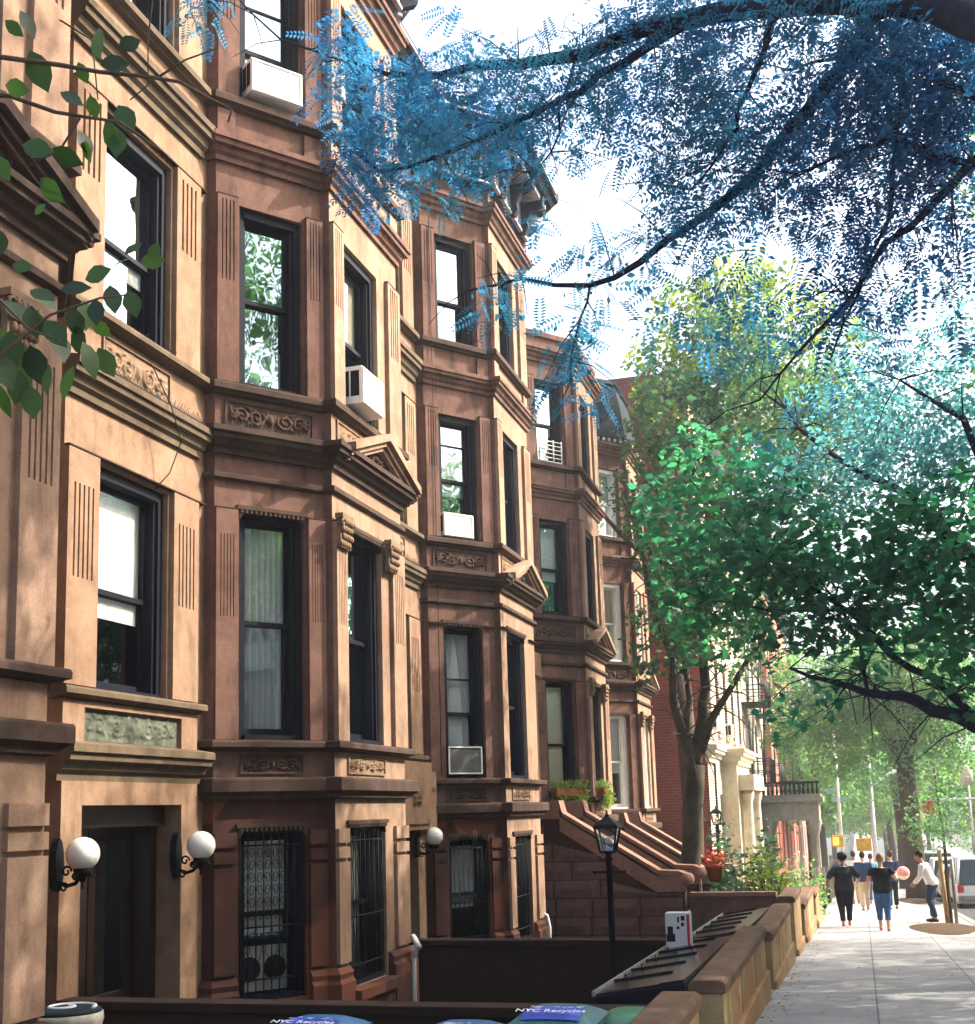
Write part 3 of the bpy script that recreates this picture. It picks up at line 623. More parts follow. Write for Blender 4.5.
        sp = [(XM, Y0-.1), (XM, Y1-.05), (XF, Y2-.02), (XF, Y3+.02), (XM, Y4)]
        part('mansard', 0, lambda mb: mb.sweep(sp, [(-1., 11.3), (.1, 11.3), (.16, 11.42), (.02, 11.45), (-.1, 12.4), (-.22, 12.9), (-.16, 12.95), (-.2, 13.05), (-1., 13.1)]), 'slate', H)
        part('mansard_roof', 0, lambda mb: mb.box(-15, -5.9, Y0-.1, Y4, 12.9, 13.0), 'roof_tar', H)
        def mt(mb):
            for a, b in zip(sp, sp[1:]):
                fr = frame(a, (b[0]-a[0], b[1]-a[1])); L = math.dist(a, b); n = int(L/.16)
                for i in range(n): u = L*(i+.3)/n; mb.fbox(fr, u, u+.08, .1, .16, 11.3, 11.38)
        part('dentils', 'ms', mt, 'cornice_light', H)
        f2 = frame((XM, Y1), (XF-XM, Y2-Y1))
        def dm(mb):
            vs = [f2(.65+.2*math.cos(t*.5236), .04-.0, 12.1+.26*math.sin(t*.5236)) for t in range(12)]+[f2(.65+.2*math.cos(t*.5236), -.2, 12.1+.26*math.sin(t*.5236)) for t in range(12)]
            mb.add(vs, [tuple(range(12))]+[((j+1) % 12, j, 12+j, 12+(j+1) % 12) for j in range(12)])
        part('dormer', 0, dm, 'cornice_paint', H)
    if opt.get('sp'):
        [part('bird_spikes', si, lambda mb: [spikes(mb, *sq), mb.fbox(sq[0], sq[1], sq[2], sq[3]-.01, sq[3]+.01, sq[4]-.01, sq[4]+.004)], 'black_iron', H) for si, sq in enumerate(((fA, .02, LA, .12, 5.3), (fM, WM[0], WM[1], .05, 5.77, .07), (fA, WA[0], WA[1], .04, 5.77, .07), (fM, 8.4, 10.4, .12, 5.25, .07)))]
    for g, fr, u, pat in opt.get('grilles', ()):
        part('window_grille', g+pat, lambda mb: scroll_grille(mb, fr, u[0]+.03, u[1]-.03, ZW[0][0]+.04, ZW[0][1]-.06, -.03, pat), 'black_iron', H)
    if stoop:
        s0, s1 = opt['stoop']
        prof = [(-5.9, -1.2), (-5.9, 2.06), (-4.85, 2.06), (-4.83, 1.88), (-3.25, .86), (-2.85, .82), (-2.8, .78), (-2.8, -1.2)]
        for y in (8.05, 9.95):
            C = part('cheek_wall', ('s', y), lambda mb: mb.prism(prof, y, y+.28), 'stoop_core', H)
            def capm(mb):
                top = [(-5.9, 2.06), (-4.83, 2.06), (-4.78, 1.86), (-3.2, .88), (-2.86, .86), (-2.72, .8)]
                for a, b in zip(top, top[1:]):
                    th = .07
                    mb.hexa([(a[0], y-.05, a[1]+.004), (b[0], y-.05, b[1]+.004), (b[0], y+.33, b[1]+.004), (a[0], y+.33, a[1]+.004), (a[0], y-.05, a[1]+th), (b[0], y-.05, b[1]+th), (b[0], y+.33, b[1]+th), (a[0], y+.33, a[1]+th)])
                mb.add([(-2.76+.09*math.cos(t*.393), yy, .79+.1*math.sin(t*.393)) for yy in (y-.06, y+.34) for t in range(16)], [tuple(range(16)), tuple(range(16, 32))[::-1]]+[((j+1) % 16, j, 16+j, 16+(j+1) % 16) for j in range(16)], True)
                mb.hexa([(-4.83, y-.045, 1.62), (-3.25, y-.045, .6), (-3.25, y, .6), (-4.83, y, 1.62), (-4.83, y-.045, 1.86), (-3.25, y-.045, .86), (-3.25, y, .86), (-4.83, y, 1.86)])
                mb.hexa([(-3.25, y-.045, .6), (-2.75, y-.045, .6), (-2.75, y, .6), (-3.25, y, .6), (-3.25, y-.045, .86), (-2.8, y-.045, .84), (-2.8, y, .84), (-3.25, y, .86)])
                mb.box(-5.9, -4.83, y-.045, y, 1.82, 2.06)
            part('coping', ('s', y), capm, 'stoop_cap', C)
            def stn(mb):
                r = random.Random(5); z = 1.7; i = 0
                while z > -1.1:
                    x = -5.9+(.3 if i % 2 else 0); h = .3
                    while x < -2.82:
                        w = r.choice((.62, .95, .8)); x1 = min(x+w, -2.82)
                        lim = lambda xx: 2.0 if xx < -4.83 else 1.62-(xx+4.83)*(1.02/1.58) if xx < -3.25 else .58
                        xa = x+.016; xb = x1-.016
                        zt = min(z, lim(xb)) ; zt2 = min(z, lim(xa)); zb = z-h+.02
                        if zt > zb+.05:
                            q = .035; cx_ = (xa+xb)/2
                            n_ = 6; vs = []; 
                            for jj in range(3):
                                for ii in range(n_+1):
                                    xx = xa+(xb-xa)*ii/n_; t1 = zt2+(zt-zt2)*ii/n_; zz = zb+(t1-zb)*jj/2; ed = ii in (0, n_) or jj in (0, 2)
                                    vs.append((xx, y-(.002 if ed else r.uniform(.02, .045)), zz))
                            mb.add(vs, [(j*(n_+1)+i2, j*(n_+1)+i2+1, (j+1)*(n_+1)+i2+1, (j+1)*(n_+1)+i2) for j in range(2) for i2 in range(n_)])
                        x = x1
                    z -= h; i += 1
            part('stone_facing', ('s', y), stn, 'stoop_stone', C)
        part('steps', 's', lambda mb: [mb.box(-5.9, -4.8+.27*i-.0, 8.34, 9.94, -1.2 if i == 0 else -1.2, 1.5-.19*i) if i == 0 else mb.box(-4.8+.27*(i-1), -4.8+.27*i, 8.34, 9.94, -1.2, 1.5-.19*i) for i in range(0, 9)], 'stoop_stone', H)
    return H

HOUSES = []
HOUSES.append(house(0, 4.86, dict(label='brownstone house cut off by the left edge, its gabled pediment half behind green leaves', win={'F1': dict(inner='none'), 'F2': dict(inner='none')}, sp=1)))
HOUSES.append(house(1, 11.53, dict(label='brownstone house with a dark double door between two white globe lamps', sp=1,
    grilles=[('A', fA, WA, 'scroll'), ('F', fF, WF, 'wavy')],
    win={'A3': dict(inner='shade_white', split=.42, mid=.55), 'A2': dict(inner='low', split=.52, label='window with short white lace curtains at its foot'), 'A1': dict(inner='curtain', split=.52), 'F1': dict(inner='curtain'), 'F2': dict(inner='shade', split=.5), 'M1': dict(inner='shade_white', split=.47), 'M2': dict(inner='shade_white', split=.45, mid=.0), 'A0': dict(inner='shade'), 'M3': dict(inner='none')})))  # flat wall's parlor window: white shade added in place of reflected sky
HOUSES.append(house(2, 17.87, dict(label='brownstone house with a bracketed dark roof cornice and smooth parlor pilasters', plain_parlor=1, sp=1,
    grilles=[('A', fA, WA, 'lattice'), ('F', fF, WF, 'bars')],
    win={'A1': dict(inner='drapes', split=.42, mid=.4), 'A2': dict(inner='shade_white', split=.5, mid=.6), 'A3': dict(inner='none', split=.42), 'F1': dict(inner='curtain'), 'A0': dict(inner='shade_white')})))
HOUSES.append(house(3, 24.05, dict(label='brownstone house with a high stone stoop and leafy window boxes at the parlor sill', stoop=(0, 0), roof='plain',
    win={'A1': dict(inner='full', split=.45, label='window with a yellowed full-height shade'), 'A3': dict(inner='shade'), 'A2': dict(inner='shade_white')})))
HOUSES.append(house(4, 30.1, dict(label='last brownstone before the brick wall, with white window frames and a slate mansard roof', stoop=(0, 0), roof='mansard',
    win={'A1': dict(inner='shade_white', mat='white_paint'), 'A2': dict(inner='full', mat='white_paint'), 'A3': dict(inner='curtain', mat='white_paint'), 'F1': dict(mat='white_paint'), 'F2': dict(mat='white_paint')})))
# projecting lintel block with a carved pendant over the second house's entry
def lb(mb): mb.fbox(fM, 8.6, 10.2, .0, .24, 1.5, 2.42).fbox(fM, 8.75, 10.05, .24, .27, 1.58, 2.34).fbox(fM, 10.2, 10.5, .0, .2, 1.5, 2.3)
L2 = part('lintel_block', 0, lb, 'stucco_tan', HOUSES[2])
part('carved_pendant', 0, lambda mb: relief(mb, fM, 9.3, 9.6, 1.8, 2.2, .272, .05, 3), 'relief_tan', L2)

# ------------------------------------------------------------------ ground, street, yards
def sheet(name, mat, x0, x1, ys, dz, cross=0.):
    mb = MB(); vs = []; 
    for y in ys: vs += [(x0, y, gz(y)+dz), (x1, y, gz(y)+dz-cross)]
    mb.add(vs, [(2*i, 2*i+1, 2*i+3, 2*i+2) for i in range(len(ys)-1)])
    return tag(link(name, mb.mesh(name, mat)), kind='structure')
YS = [-40, 0, 20, 40, 60, 80, 100, 125, 150, 700]
sheet('ground', 'far_ground', -250, 250, [-100]+YS, -.35-1.4)
sheet('sidewalk', 'sidewalk', -1.3, 2.35, YS, .0)
sheet('sidewalk', 'sidewalk', 12.2, 16, YS, .0)
sheet('road', 'asphalt', 2.5, 12.0, YS, -.13)
sheet('yard', 'yard_ground', -1.6-4.6, -1.3, [-10, 8.4, 14.4], -.62)
for y0, y1, z in ((14.55, 20.8, -1.32), (20.8, 26.7, -1.55), (26.7, 33.3, -1.8)): tag(link('yard', MB().quad((-6.2, y0, z), (-1.3, y0, z), (-1.3, y1, z), (-6.2, y1, z)).mesh('yard', 'yard_ground')), kind='structure')
def kerb(x0, x1):
    mb = MB()
    for a, b in zip(YS[:-2], YS[1:-1]): mb.hexa([(x0, a, gz(a)-.3), (x1, a, gz(a)-.3), (x1, b, gz(b)-.3), (x0, b, gz(b)-.3), (x0, a, gz(a)+.012), (x1, a, gz(a)+.012), (x1, b, gz(b)+.012), (x0, b, gz(b)+.012)])
    tag(link('kerb', mb.mesh('kerb', 'grey_stone')), kind='structure')
kerb(2.35, 2.5); kerb(12.0, 12.15)
def pit(x0, x1, y0, y1):
    mb = MB(); n = 18; vs = [(( x0+x1)/2, (y0+y1)/2, gz((y0+y1)/2)+.09)]
    for r_ in (.4, .75, 1):
        for i in range(n): t = 6.283*i/n; q = r_*(1+.08*math.sin(3*t)); x = (x0+x1)/2+(x1-x0)/2*q*math.cos(t); y = (y0+y1)/2+(y1-y0)/2*q*math.sin(t); vs.append((x, y, gz(y)+(.07, .045, .005)[(.4, .75, 1).index(r_)]))
    f = [(0, 1+i, 1+(i+1) % n) for i in range(n)]+[(1+k*n+i, 1+(k+1)*n+i, 1+(k+1)*n+(i+1) % n, 1+k*n+(i+1) % n) for k in (0, 1) for i in range(n)]
    mb.add(vs, f, True); tag(link('soil_bed', mb.mesh('soil_bed', 'soil')), kind='structure')
pit(.9, 2.3, 26.8, 31.8); pit(1.2, 2.3, 46, 54)

# street walls of the yards: thick copings on panelled walls
def street_wall(y0, y1, top, label, x0=-1.36, x1=-1.08, zb=None, cap='wall_cap'):
    W = thing('yard_wall', ((x0+x1)/2, y0, gz(y0)-.2), label, 'wall', 'low stone walls along the sidewalk'); o = W.location[:]
    zb = gz(y1)-.6
    m1 = MB().box(x0+.02, x1-.02, y0+.01, y1-.01, zb, top-.1); m1.box(x0, x1+.02, y0, y1, zb, gz(y0)+.1)
    link('wall', m1.mesh('wall', 'kerb_wall', o, .012), W)
    m2 = MB(); pr = [(x0-.01, top-.1), (x1+.005, top-.1), (x1+.005, top-.03), (x1-.03, top), (x0+.03, top), (x0-.01, top-.03)]
    m2.prism(pr, y0-.01, y1+.01); link('coping', m2.mesh('coping', cap, o, .01), W)
    n = max(1, int((y1-y0)/1.2)); m3 = MB()
    for i in range(1, n): y = y0+(y1-y0)*i/n; m3.box(x1-.03, x1-.0175, y, y+.012, gz(y0)+.1, top-.1)
    if n > 1: link('joint', m3.mesh('joint', 'groove', o), W)
    return W
street_wall(5.2, 8.45, .245, 'low stone street wall with worn coping that ends nearest at the bottom edge')
street_wall(9.95, 14.35, .115, 'ochre stained panelled stone wall beside the black lidded enclosure')
street_wall(15.35, 19.6, -.045, 'low yellow lit stone wall behind the gap after the stained panelled wall')
street_wall(20.75, 23.0, -.02, 'taller stone pier wall where the brown cross wall meets the sidewalk')
street_wall(24.2, 28.9, -.40, 'short stone pier wall in front of the shrubs next to the walking woman', zb=-2)
street_wall(29.8, 34.2, -.62, 'farthest stone pier wall, farther down the sidewalk than the shrubs', zb=-2.3)
def cross_wall(y0, y1, x0, x1, top, zb, label, mat='yard_wall', cap='yard_wall'):
    W = thing('cross_wall', ((x0+x1)/2, y0, zb), label, 'wall', 'walls between the front yards'); o = W.location[:]
    link('wall', MB().box(x0, x1, y0+.03, y1-.03, zb, top-.07).mesh('wall', mat, o), W)
    link('coping', MB().box(x0-.0, x1, y0, y1, top-.07, top).mesh('coping', cap, o, .012), W)
cross_wall(8.28, 8.5, -5.88, -1.37, .15, -1.2, 'dark low parapet wall behind the recycling bins, below the double door')
cross_wall(14.5, 14.75, -5.86, -1.37, -.055, -1.5, 'dark parapet wall running from the large bay to the black enclosure')
cross_wall(20.8, 21.0, -2.76, -1.37, .05, -1.6, 'brown coped wall from the stoop newel to the sidewalk pier', 'stoop_stone', 'stoop_cap')
cross_wall(26.6, 26.8, -2.76, -1.37, -.3, -1.9, 'brown coped wall hidden beneath the shrubs farther on', 'stoop_stone', 'stoop_cap')

# black lidded bin enclosure
def enclosure(y0, y1, label, x0=-2.08, x1=-1.38, za=.02, zb=.13):
    E_ = thing('bin_enclosure', ((x0+x1)/2, y0, gz(y0)-.6), label, 'bin enclosure', 'black bin enclosures behind the street wall'); o = E_.location[:]
    link('case', MB().hexa([(x0, y0, -1.1), (x1, y0, -1.1), (x1, y1, -1.2), (x0, y1, -1.2), (x0, y0, za-.03), (x1, y0, zb-.03), (x1, y1, zb-.1), (x0, y1, za-.1)]).mesh('case', 'black_paint', o), E_)
    n = 5; xm = x1-.2
    zf = lambda x, y: za+(zb-za)*(x-x0)/(x1-x0)-.07*(y-y0)/(y1-y0)
    for i in range(n):
        a = y0+(y1-y0)*i/n; b = y0+(y1-y0)*(i+1)/n
        l = link('lid', MB().hexa([(x, y, zf(x, y)+d) for d in (-.028, -.004) for x, y in ((x0, a+.01), (xm, a+.01), (xm, b-.01), (x0, b-.01))]).mesh('lid', 'lid_metal', o), E_)
        link('rib', MB().hexa([(x, y, zf(x, y)+d) for d in (-.004, .016) for x, y in ((x0-.02, b-.03), (xm, b-.03), (xm, b), (x0-.02, b))]).tube([(x0+.1, b-.04, zf(x0+.1, b)-.01), (x0+.1, b-.04, zf(x0+.1, b)+.05)], .008, 6).mesh('rib', 'black_iron', o), l)
    link('rear_panel', MB().hexa([(x, y, zf(x, y)+d) for d in (-.028, .004) for x, y in ((xm+.012, y0), (x1, y0), (x1, y1), (xm+.012, y1))]).mesh('rear_panel', 'lid_metal', o), E_)
    link('edge_rail', MB().hexa([(x, y, zf(x, y)+d) for d in (-.02, .02) for x, y in ((x0-.03, y0), (x0, y0), (x0, y1), (x0-.03, y1))]).mesh('edge_rail', 'grey_plastic', o), E_)
enclosure(9.85, 13.9, 'nearer black metal enclosure with sloping ribbed lids behind the stained wall')
enclosure(15.3, 19.5, 'farther black metal enclosure with sloping lids, below the brown cross wall', za=-.12, zb=-.02)

# ------------------------------------------------------------------ bins, urn, carton
def bin_(x, y, lidmat, label, w=.5, d=.55, sticker=True, top=.25):
    zb = top-1.1; B = thing('recycling_bin', (x, y, zb), label, 'bin', 'recycling bins behind the parapet wall')
    o = (0, 0, 0)
    m = MB().hexa([(-w*.4, -d*.4, .06), (w*.4, -d*.4, .06), (w*.4, d*.4, .06), (-w*.4, d*.4, .06), (-w*.5, -d*.5, 1.0), (w*.5, -d*.5, 1.0), (w*.5, d*.5, 1.0), (-w*.5, d*.5, 1.0)])
    link('body', m.mesh('body', 'bin_teal', o, .02), B)
    n = 8; vs = []; 
    for j in range(n+1):
        for i in range(n+1):
            u, v = i/n*2-1, j/n*2-1; vs.append((u*w*.53, v*d*.54, 1.02+.075*(1-abs(u)**4)*(1-abs(v)**4)))
    m = MB().add(vs, [(j*(n+1)+i, j*(n+1)+i+1, (j+1)*(n+1)+i+1, (j+1)*(n+1)+i) for j in range(n) for i in range(n)], True); m.box(-w*.53, w*.53, -d*.54, d*.54, .985, 1.022)
    L = link('lid', m.mesh('lid', lidmat, o), B)
    link('hinge', MB().tube([(-w*.4, d*.58, 1.02), (w*.4, d*.58, 1.02)], .018, 8).mesh('hinge', 'black_iron', o), B)
    link('wheel', MB().tube([(-w*.5, d*.4, .1), (-w*.42, d*.4, .1)], .1, 14).tube([(w*.42, d*.4, .1), (w*.5, d*.4, .1)], .1, 14).mesh('wheel', 'rubber', o), B)
    if sticker:
        def zl(u, v): return 1.024+.075*(1-abs(u)**4)*(1-abs(v)**4)
        vs = [(-w*.36+w*.72*i/6, -d*.46+d*.42*j/4, zl((-.36+.72*i/6)/.53, (-.46+.42*j/4)/.54)) for j in range(5) for i in range(7)]
        st = link('sticker', MB().add(vs, [(j*7+i, j*7+i+1, (j+1)*7+i+1, (j+1)*7+i) for j in range(4) for i in range(6)]).mesh('sticker', 'label_blue', o), B)
        cu = bpy.data.curves.new('lettering', 'FONT'); cu.body = 'NYC Recycles'; cu.size = .074; cu.align_x = 'CENTER'; cu.extrude = .001
        t = bpy.data.objects.new('lettering', cu); dg = bpy.context.evaluated_depsgraph_get(); COL.objects.link(t); dg.update(); me = bpy.data.meshes.new_from_object(t.evaluated_get(dg)); bpy.data.objects.remove(t)
        me.transform(Matrix.Translation((0, -d*.4, 1.104-.008))@Matrix.Rotation(R(9), 4, 'X')); me.materials.clear(); me.materials.append(MATS['label_white']); link('lettering', me, st)
        m = MB()
        for i in range(9): q = random.uniform(-w*.34, w*.3); v = random.uniform(-d*.2, -d*.06); m.box(q, q+random.uniform(.015, .05), v, v+.012, 1.1, 1.1015)
        link('small_print', m.mesh('small_print', 'label_white', o), st)
    return B
bin_(-1.84, 7.6, 'bin_teal', 'teal recycling bin with blue lettered sticker on its lid, centre of the bottom edge', top=.275)
bin_(-2.42, 7.5, 'bin_blue', 'blue lidded bin barely showing at the bottom edge, left of the teal recycling bin', top=.185)
bin_(-3.4, 7.5, 'bin_blue', 'pale blue lidded bin below the scrollwork grille, leftmost of the bins', top=.20)
bin_(-1.47, 8.0, 'bin_green', 'green lidded bin tucked against the end of the low street wall', sticker=False, top=.2, w=.4)
U = thing('stone_urn', (-5.3, 7.6, -.9), 'round pale stone planter with a swirled lid at the bottom left corner', 'planter')
link('body', MB().lathe((0, 0, 0), [(.19, 0), (.2, .1), (.22, .7), (.235, 1.0), (.245, 1.03), (.24, 1.08)], 32).mesh('body', 'concrete_urn'), U)
link('lid', MB().lathe((0, 0, 0), [(.23, 1.081), (.225, 1.1), (.17, 1.115), (.02, 1.12)], 32).mesh('lid', 'slate'), U)
link('swirl', MB().tube([(.2*(1-t)*math.cos(9*t), .2*(1-t)*math.sin(9*t), 1.115+.008*t) for t in [q/30 for q in range(28)]], .012, 6).mesh('swirl', 'card_white'), U)
Bx = thing('carton', (-1.95, 13.72, -.1), 'white printed cardboard carton standing on the far corner of the nearer black enclosure', 'box')
bo = (0, 0, 0)
link('box', MB().box(-.13, .13, -.1, .1, .05, .42).mesh('box', 'card_white', bo, .004), Bx)
link('picture', MB().box(-.125, -.03, -.102, -.1005, .12, .2).box(-.11, -.05, -.102, -.1005, .2, .28).mesh('picture', 'print_black', bo), Bx)
link('print', MB().box(.0, .02, -.102, -.1005, .32, .38).box(.04, .07, -.102, -.1005, .28, .32).box(.04, .08, -.102, -.1005, .34, .39).box(-.01, .02, -.102, -.1005, .25, .28).mesh('print', 'print_black', bo), Bx)
link('red_edge', MB().box(.1, .129, -.1025, -.1005, .07, .4).mesh('red_edge', 'print_red', bo), Bx)
cup = solid('litter', MB().sphere((-1.75, 9.55, -.55), .07, 10, 6, (1, 1, .6)), 'bin_blue', 'crumpled blue plastic litter in the dark yard below the enclosure', 'litter')

# ------------------------------------------------------------------ globe wall lamps
def globe(x, y, z, label, r=.127, sx=1):
    L = thing('wall_lamp', (XM, y, z), label, 'wall lamp', 'white globe lamps on black scroll brackets')
    dx = x-XM
    pl = MB().add([(.06*sx, .06*math.cos(t*.524)*.9, -.08+.2*math.sin(t*.524)*1.0) for t in range(12)]+[(.0, .06*math.cos(t*.524), -.08+.2*math.sin(t*.524)) for t in range(12)], [tuple(range(12)), tuple(range(12, 24))[::-1]]+[((j+1) % 12, j, 12+j, 12+(j+1) % 12) for j in range(12)])
    link('backplate', pl.mesh('backplate', 'black_iron'), L)
    a = MB().tube([(.05, 0, -.2), (.12, 0, -.24), (.2, 0, -.22), (dx, 0, -.15)], .016, 8)
    for cx, cz, rr in ((.12, -.13, .045), (.2, -.17, .035), (.1, -.25, .04)): a.tube([(cx+rr*(1-t*.7)*math.cos(7*t), 0, cz+rr*(1-t*.7)*math.sin(7*t)) for t in [q/14 for q in range(15)]], .009, 6)
    a.lathe((dx, 0, 0), [(.02, -.21), (.03, -.17), (.065, -.15), (.07, -.105), (.05, -.1)], 16); a.tube([(dx, 0, -.21), (dx, 0, -.26)], .01)
    for t in range(4): a.tube([(dx+.06*math.cos(t*1.57), .06*math.sin(t*1.57), -.14), (dx+.09*math.cos(t*1.57), .09*math.sin(t*1.57), -.17)], .01, 5)
    link('bracket', a.mesh('bracket', 'black_iron'), L)
    link('globe', MB().sphere((dx, 0, 0), r, 32, 20).mesh('globe', 'glass_globe'), L)
globe(-5.68, 8.30, 1.228, 'white globe lamp left of the dark double door')
globe(-5.66, 10.05, 1.232, 'white globe lamp right of the dark double door, beside the scrollwork grille')
globe(-5.66, 16.45, 1.14, 'white globe lamp at the entry between the two big bays, alone above the dark parapet')
globe(-5.66, 14.62, 1.14, 'white globe lamp almost hidden behind the largest bay, a sliver at its edge')
WL = thing('wall_lantern', (-5.7, 20.75, 2.6), 'small pale wall lantern on the pilaster beside the yellow shaded window', 'wall lamp')
wl_c = (0, 0, 0)
link('shade', MB().lathe((.12, 0, 0), [(.05, -.18), (.08, -.12), (.085, .08), (.06, .14), (.01, .18)], 10).mesh('shade', 'glass_globe'), WL)
link('bracket', MB().box(0, .05, -.04, .04, -.2, .15).tube([(0, 0, .0), (.08, 0, .17), (.12, 0, .17)], .012).mesh('bracket', 'black_iron'), WL)

# ------------------------------------------------------------------ lamp posts in the yards
def lamp_post(x, y, top, zb, label):
    L = thing('lamp_post', (x, y, zb), label, 'lamp post', 'black lantern posts in the front yards'); h = top-zb
    link('pole', MB().lathe((0, 0, 0), [(.09, 0), (.09, .12), (.05, .16), (.045, .6), (.036, .65), (.034, h-.5), (.05, h-.48), (.03, h-.44), (.055, h-.40)], 16).mesh('pole', 'black_iron'), L)
    link('ladder_bar', MB().tube([(-.17, 0, h-.62), (.17, 0, h-.62)], .012).sphere((-.17, 0, h-.62), .02).sphere((.17, 0, h-.62), .02).mesh('ladder_bar', 'black_iron'), L)
    a, b = .075, .125; z0, z1 = h-.4, h-.13; m = MB()
    P = lambda r, z: [(r, r, z), (-r, r, z), (-r, -r, z), (r, -r, z)]
    for i in range(4):
        m.tube([P(a, z0)[i], P(b, z1)[i]], .011, 6)
        for r_, z in ((a, z0), (b, z1)): m.tube([P(r_, z)[i], P(r_, z)[(i+1) % 4]], .012, 6)
    link('lantern_frame', m.mesh('lantern_frame', 'black_iron'), L)
    m = MB().add(P(a-.004, z0)+P(b-.004, z1), [(i, (i+1) % 4, 4+(i+1) % 4, 4+i) for i in range(4)]); link('lantern_glass', m.mesh('lantern_glass', 'lantern_glass'), L)
    m = MB().add(P(.145, z1)+P(.13, z1+.03)+P(.035, z1+.11)+P(.02, z1+.13), [(3, 2, 1, 0)]+[(k*4+i, k*4+(i+1) % 4, k*4+4+(i+1) % 4, k*4+4+i) for k in range(3) for i in range(4)]).sphere((0, 0, z1+.13), .025).tube([(0, 0, z1+.13), (0, 0, h+.06)], .012)
    link('lantern_roof', m.mesh('lantern_roof', 'black_iron'), L)
    link('bulb', MB().sphere((0, 0, z0+.12), .04, 12, 8).mesh('bulb', 'glass_globe'), L)
lamp_post(-2.72, 13.9, 1.37, -1.3, 'black lantern post in front of the rough stone stoop, nearest of the lantern posts')
p_ = at(716, 812, 30.5); lamp_post(p_.x, 30.5, p_.z+.1, -1.8, 'black lantern post among the leaves before the sunlit portico')

# ------------------------------------------------------------------ air conditioners
def ac(P, rz, w, h, d, label, frontmat='white_plastic', side='white_plastic', dark=None):
    A = thing('air_conditioner', P, label, 'air conditioner', 'window air conditioners', rz)   # front faces local +x
    link('case', MB().box(-d*.7, d*.3, -w/2, w/2, 0, h).mesh('case', side, (0, 0, 0), .006), A)
    m = MB()
    for a, b, c, e in ((-w/2+.01, w/2-.01, h-.03, h-.01), (-w/2+.01, w/2-.01, .01, .03), (-w/2+.01, -w/2+.03, .03, h-.03), (w/2-.03, w/2-.01, .03, h-.03)): m.box(d*.3, d*.3+.015, a, b, c, e)
    link('bezel', m.mesh('bezel', frontmat), A)
    m = MB(); n = int((h-.07)/.014)
    for i in range(n): z = .035+.014*i; m.box(d*.3, d*.3+.008, -w/2+.035, w/2-.035, z, z+.007)
    link('grille', m.mesh('grille', dark or 'white_plastic'), A)
    for s in (-1, 1):
        for j in range(2): link('vent', MB().box(-d*.1+j*d*.19, -d*.1+j*d*.19+d*.16, s*(w/2)-.002, s*(w/2)+.002, h*.2, h*.88).mesh('vent', 'room_dark'), A)
angA = math.atan2(-.73, .96)
def onA(u, o, z, k): q = fA(u, o, z); return (q[0], q[1]+(0, 0, 6.34, 12.52)[k], z-.26*(k-1))
ac(onA(.62, .0, 8.95, 1), angA, .6, .38, .5, 'boxy white air conditioner at the top window of the largest bay, nearest the top edge')
ac((XF+.02, 12.2, 5.84), 0, .62, .42, .62, 'white air conditioner with dark side vents, jutting out above the largest gabled pediment', side='white_plastic')
ac(onA(.55, -.06, 5.80, 2), angA, .55, .36, .4, 'white air conditioner low in the third floor window of the second bay')
ac(onA(.58, -.08, 2.26, 2), angA, .62, .42, .35, 'beige louvred air conditioner at the foot of the second bay parlor window', frontmat='white_plastic', side='black_paint', dark='grey_plastic')
ac((XM+.05, 15.35, 5.56), 0, .55, .38, .5, 'white air conditioner on the recessed wall between the two big bays')
F = thing('window_fan_panel', onA(.6, -.2, -.18, 1), 'grey twin fan panel with two round holes inside the scrollwork grille', 'window fan', rz=angA)
link('panel', MB().box(-.02, .0, -.28, .28, 0, .42).mesh('panel', 'grey_plastic', (0, 0, 0), .004), F)
for s in (-1, 1): link('fan', MB().tube([(.0, s*.135, .21), (.012, s*.135, .21)], .115, 24).mesh('fan', 'room_dark'), F)
# white safety guard in a high window of the third house
GRD = thing('window_guard', onA(0, 0, 0, 3)[:2]+(8.88-.52,), 'white barred safety guard across a high window of the stoop house', 'window guard')
gx, gy = GRD.location[0], GRD.location[1]; m = MB(); d_ = Vector((.73, .96)).normalized()
for i in range(6): m.tube([(d_.x*.3, d_.y*.3, .04+.085*i), (d_.x*.93, d_.y*.93, .04+.085*i)], .012, 6)
for u in (.3, .5, .72, .93): m.tube([(d_.x*u, d_.y*u, 0), (d_.x*u, d_.y*u, .5)], .014, 6)
link('bars', m.mesh('bars', 'white_paint', (-.0, 0, 0)), GRD)
# white downpipe stub and bracket at the foot of the first bay
PV = solid('vent_pipe', MB().tube([(-4.9, 13.45, -.9), (-4.9, 13.45, -.2), (-4.88, 13.42, .0)], .03, 8).tube([(-4.88, 13.42, -.12), (-4.84, 13.4, .02), (-4.9, 13.44, .1), (-4.8, 13.36, -.02)], .035, 7), 'white_paint', 'short white pipe with a bent head at the foot of the largest bay', 'pipe')
PV2 = solid('vent_pipe', MB().tube([(-4.9, 19.85, -1.2), (-4.9, 19.85, -.4), (-4.93, 19.83, -.22), (-4.97, 19.8, -.2)], .028, 8), 'white_paint', 'thin pale pipe at the foot of the second bay beside the stoop', 'pipe')
CB = solid('hanging_cable', MB().tube([(XM+.1, 9.42, 5.55), (XM+.2, 9.6, 5.2), (XM+.22, 9.75, 4.9), (XM+.12, 9.72, 4.6), (XM+.08, 9.55, 4.42)], .006, 5), 'black_iron', 'thin loose cable curling down the tan wall above the parlor window', 'cable')
xw = onA(.13, .06, 0, 2); CB2 = solid('hanging_cable', MB().tube([(xw[0], xw[1], 11.1), (xw[0]+.01, xw[1], 6), (xw[0], xw[1], 2)], .006, 5), 'black_iron', 'long vertical wire running down the face of the second bay', 'cable')

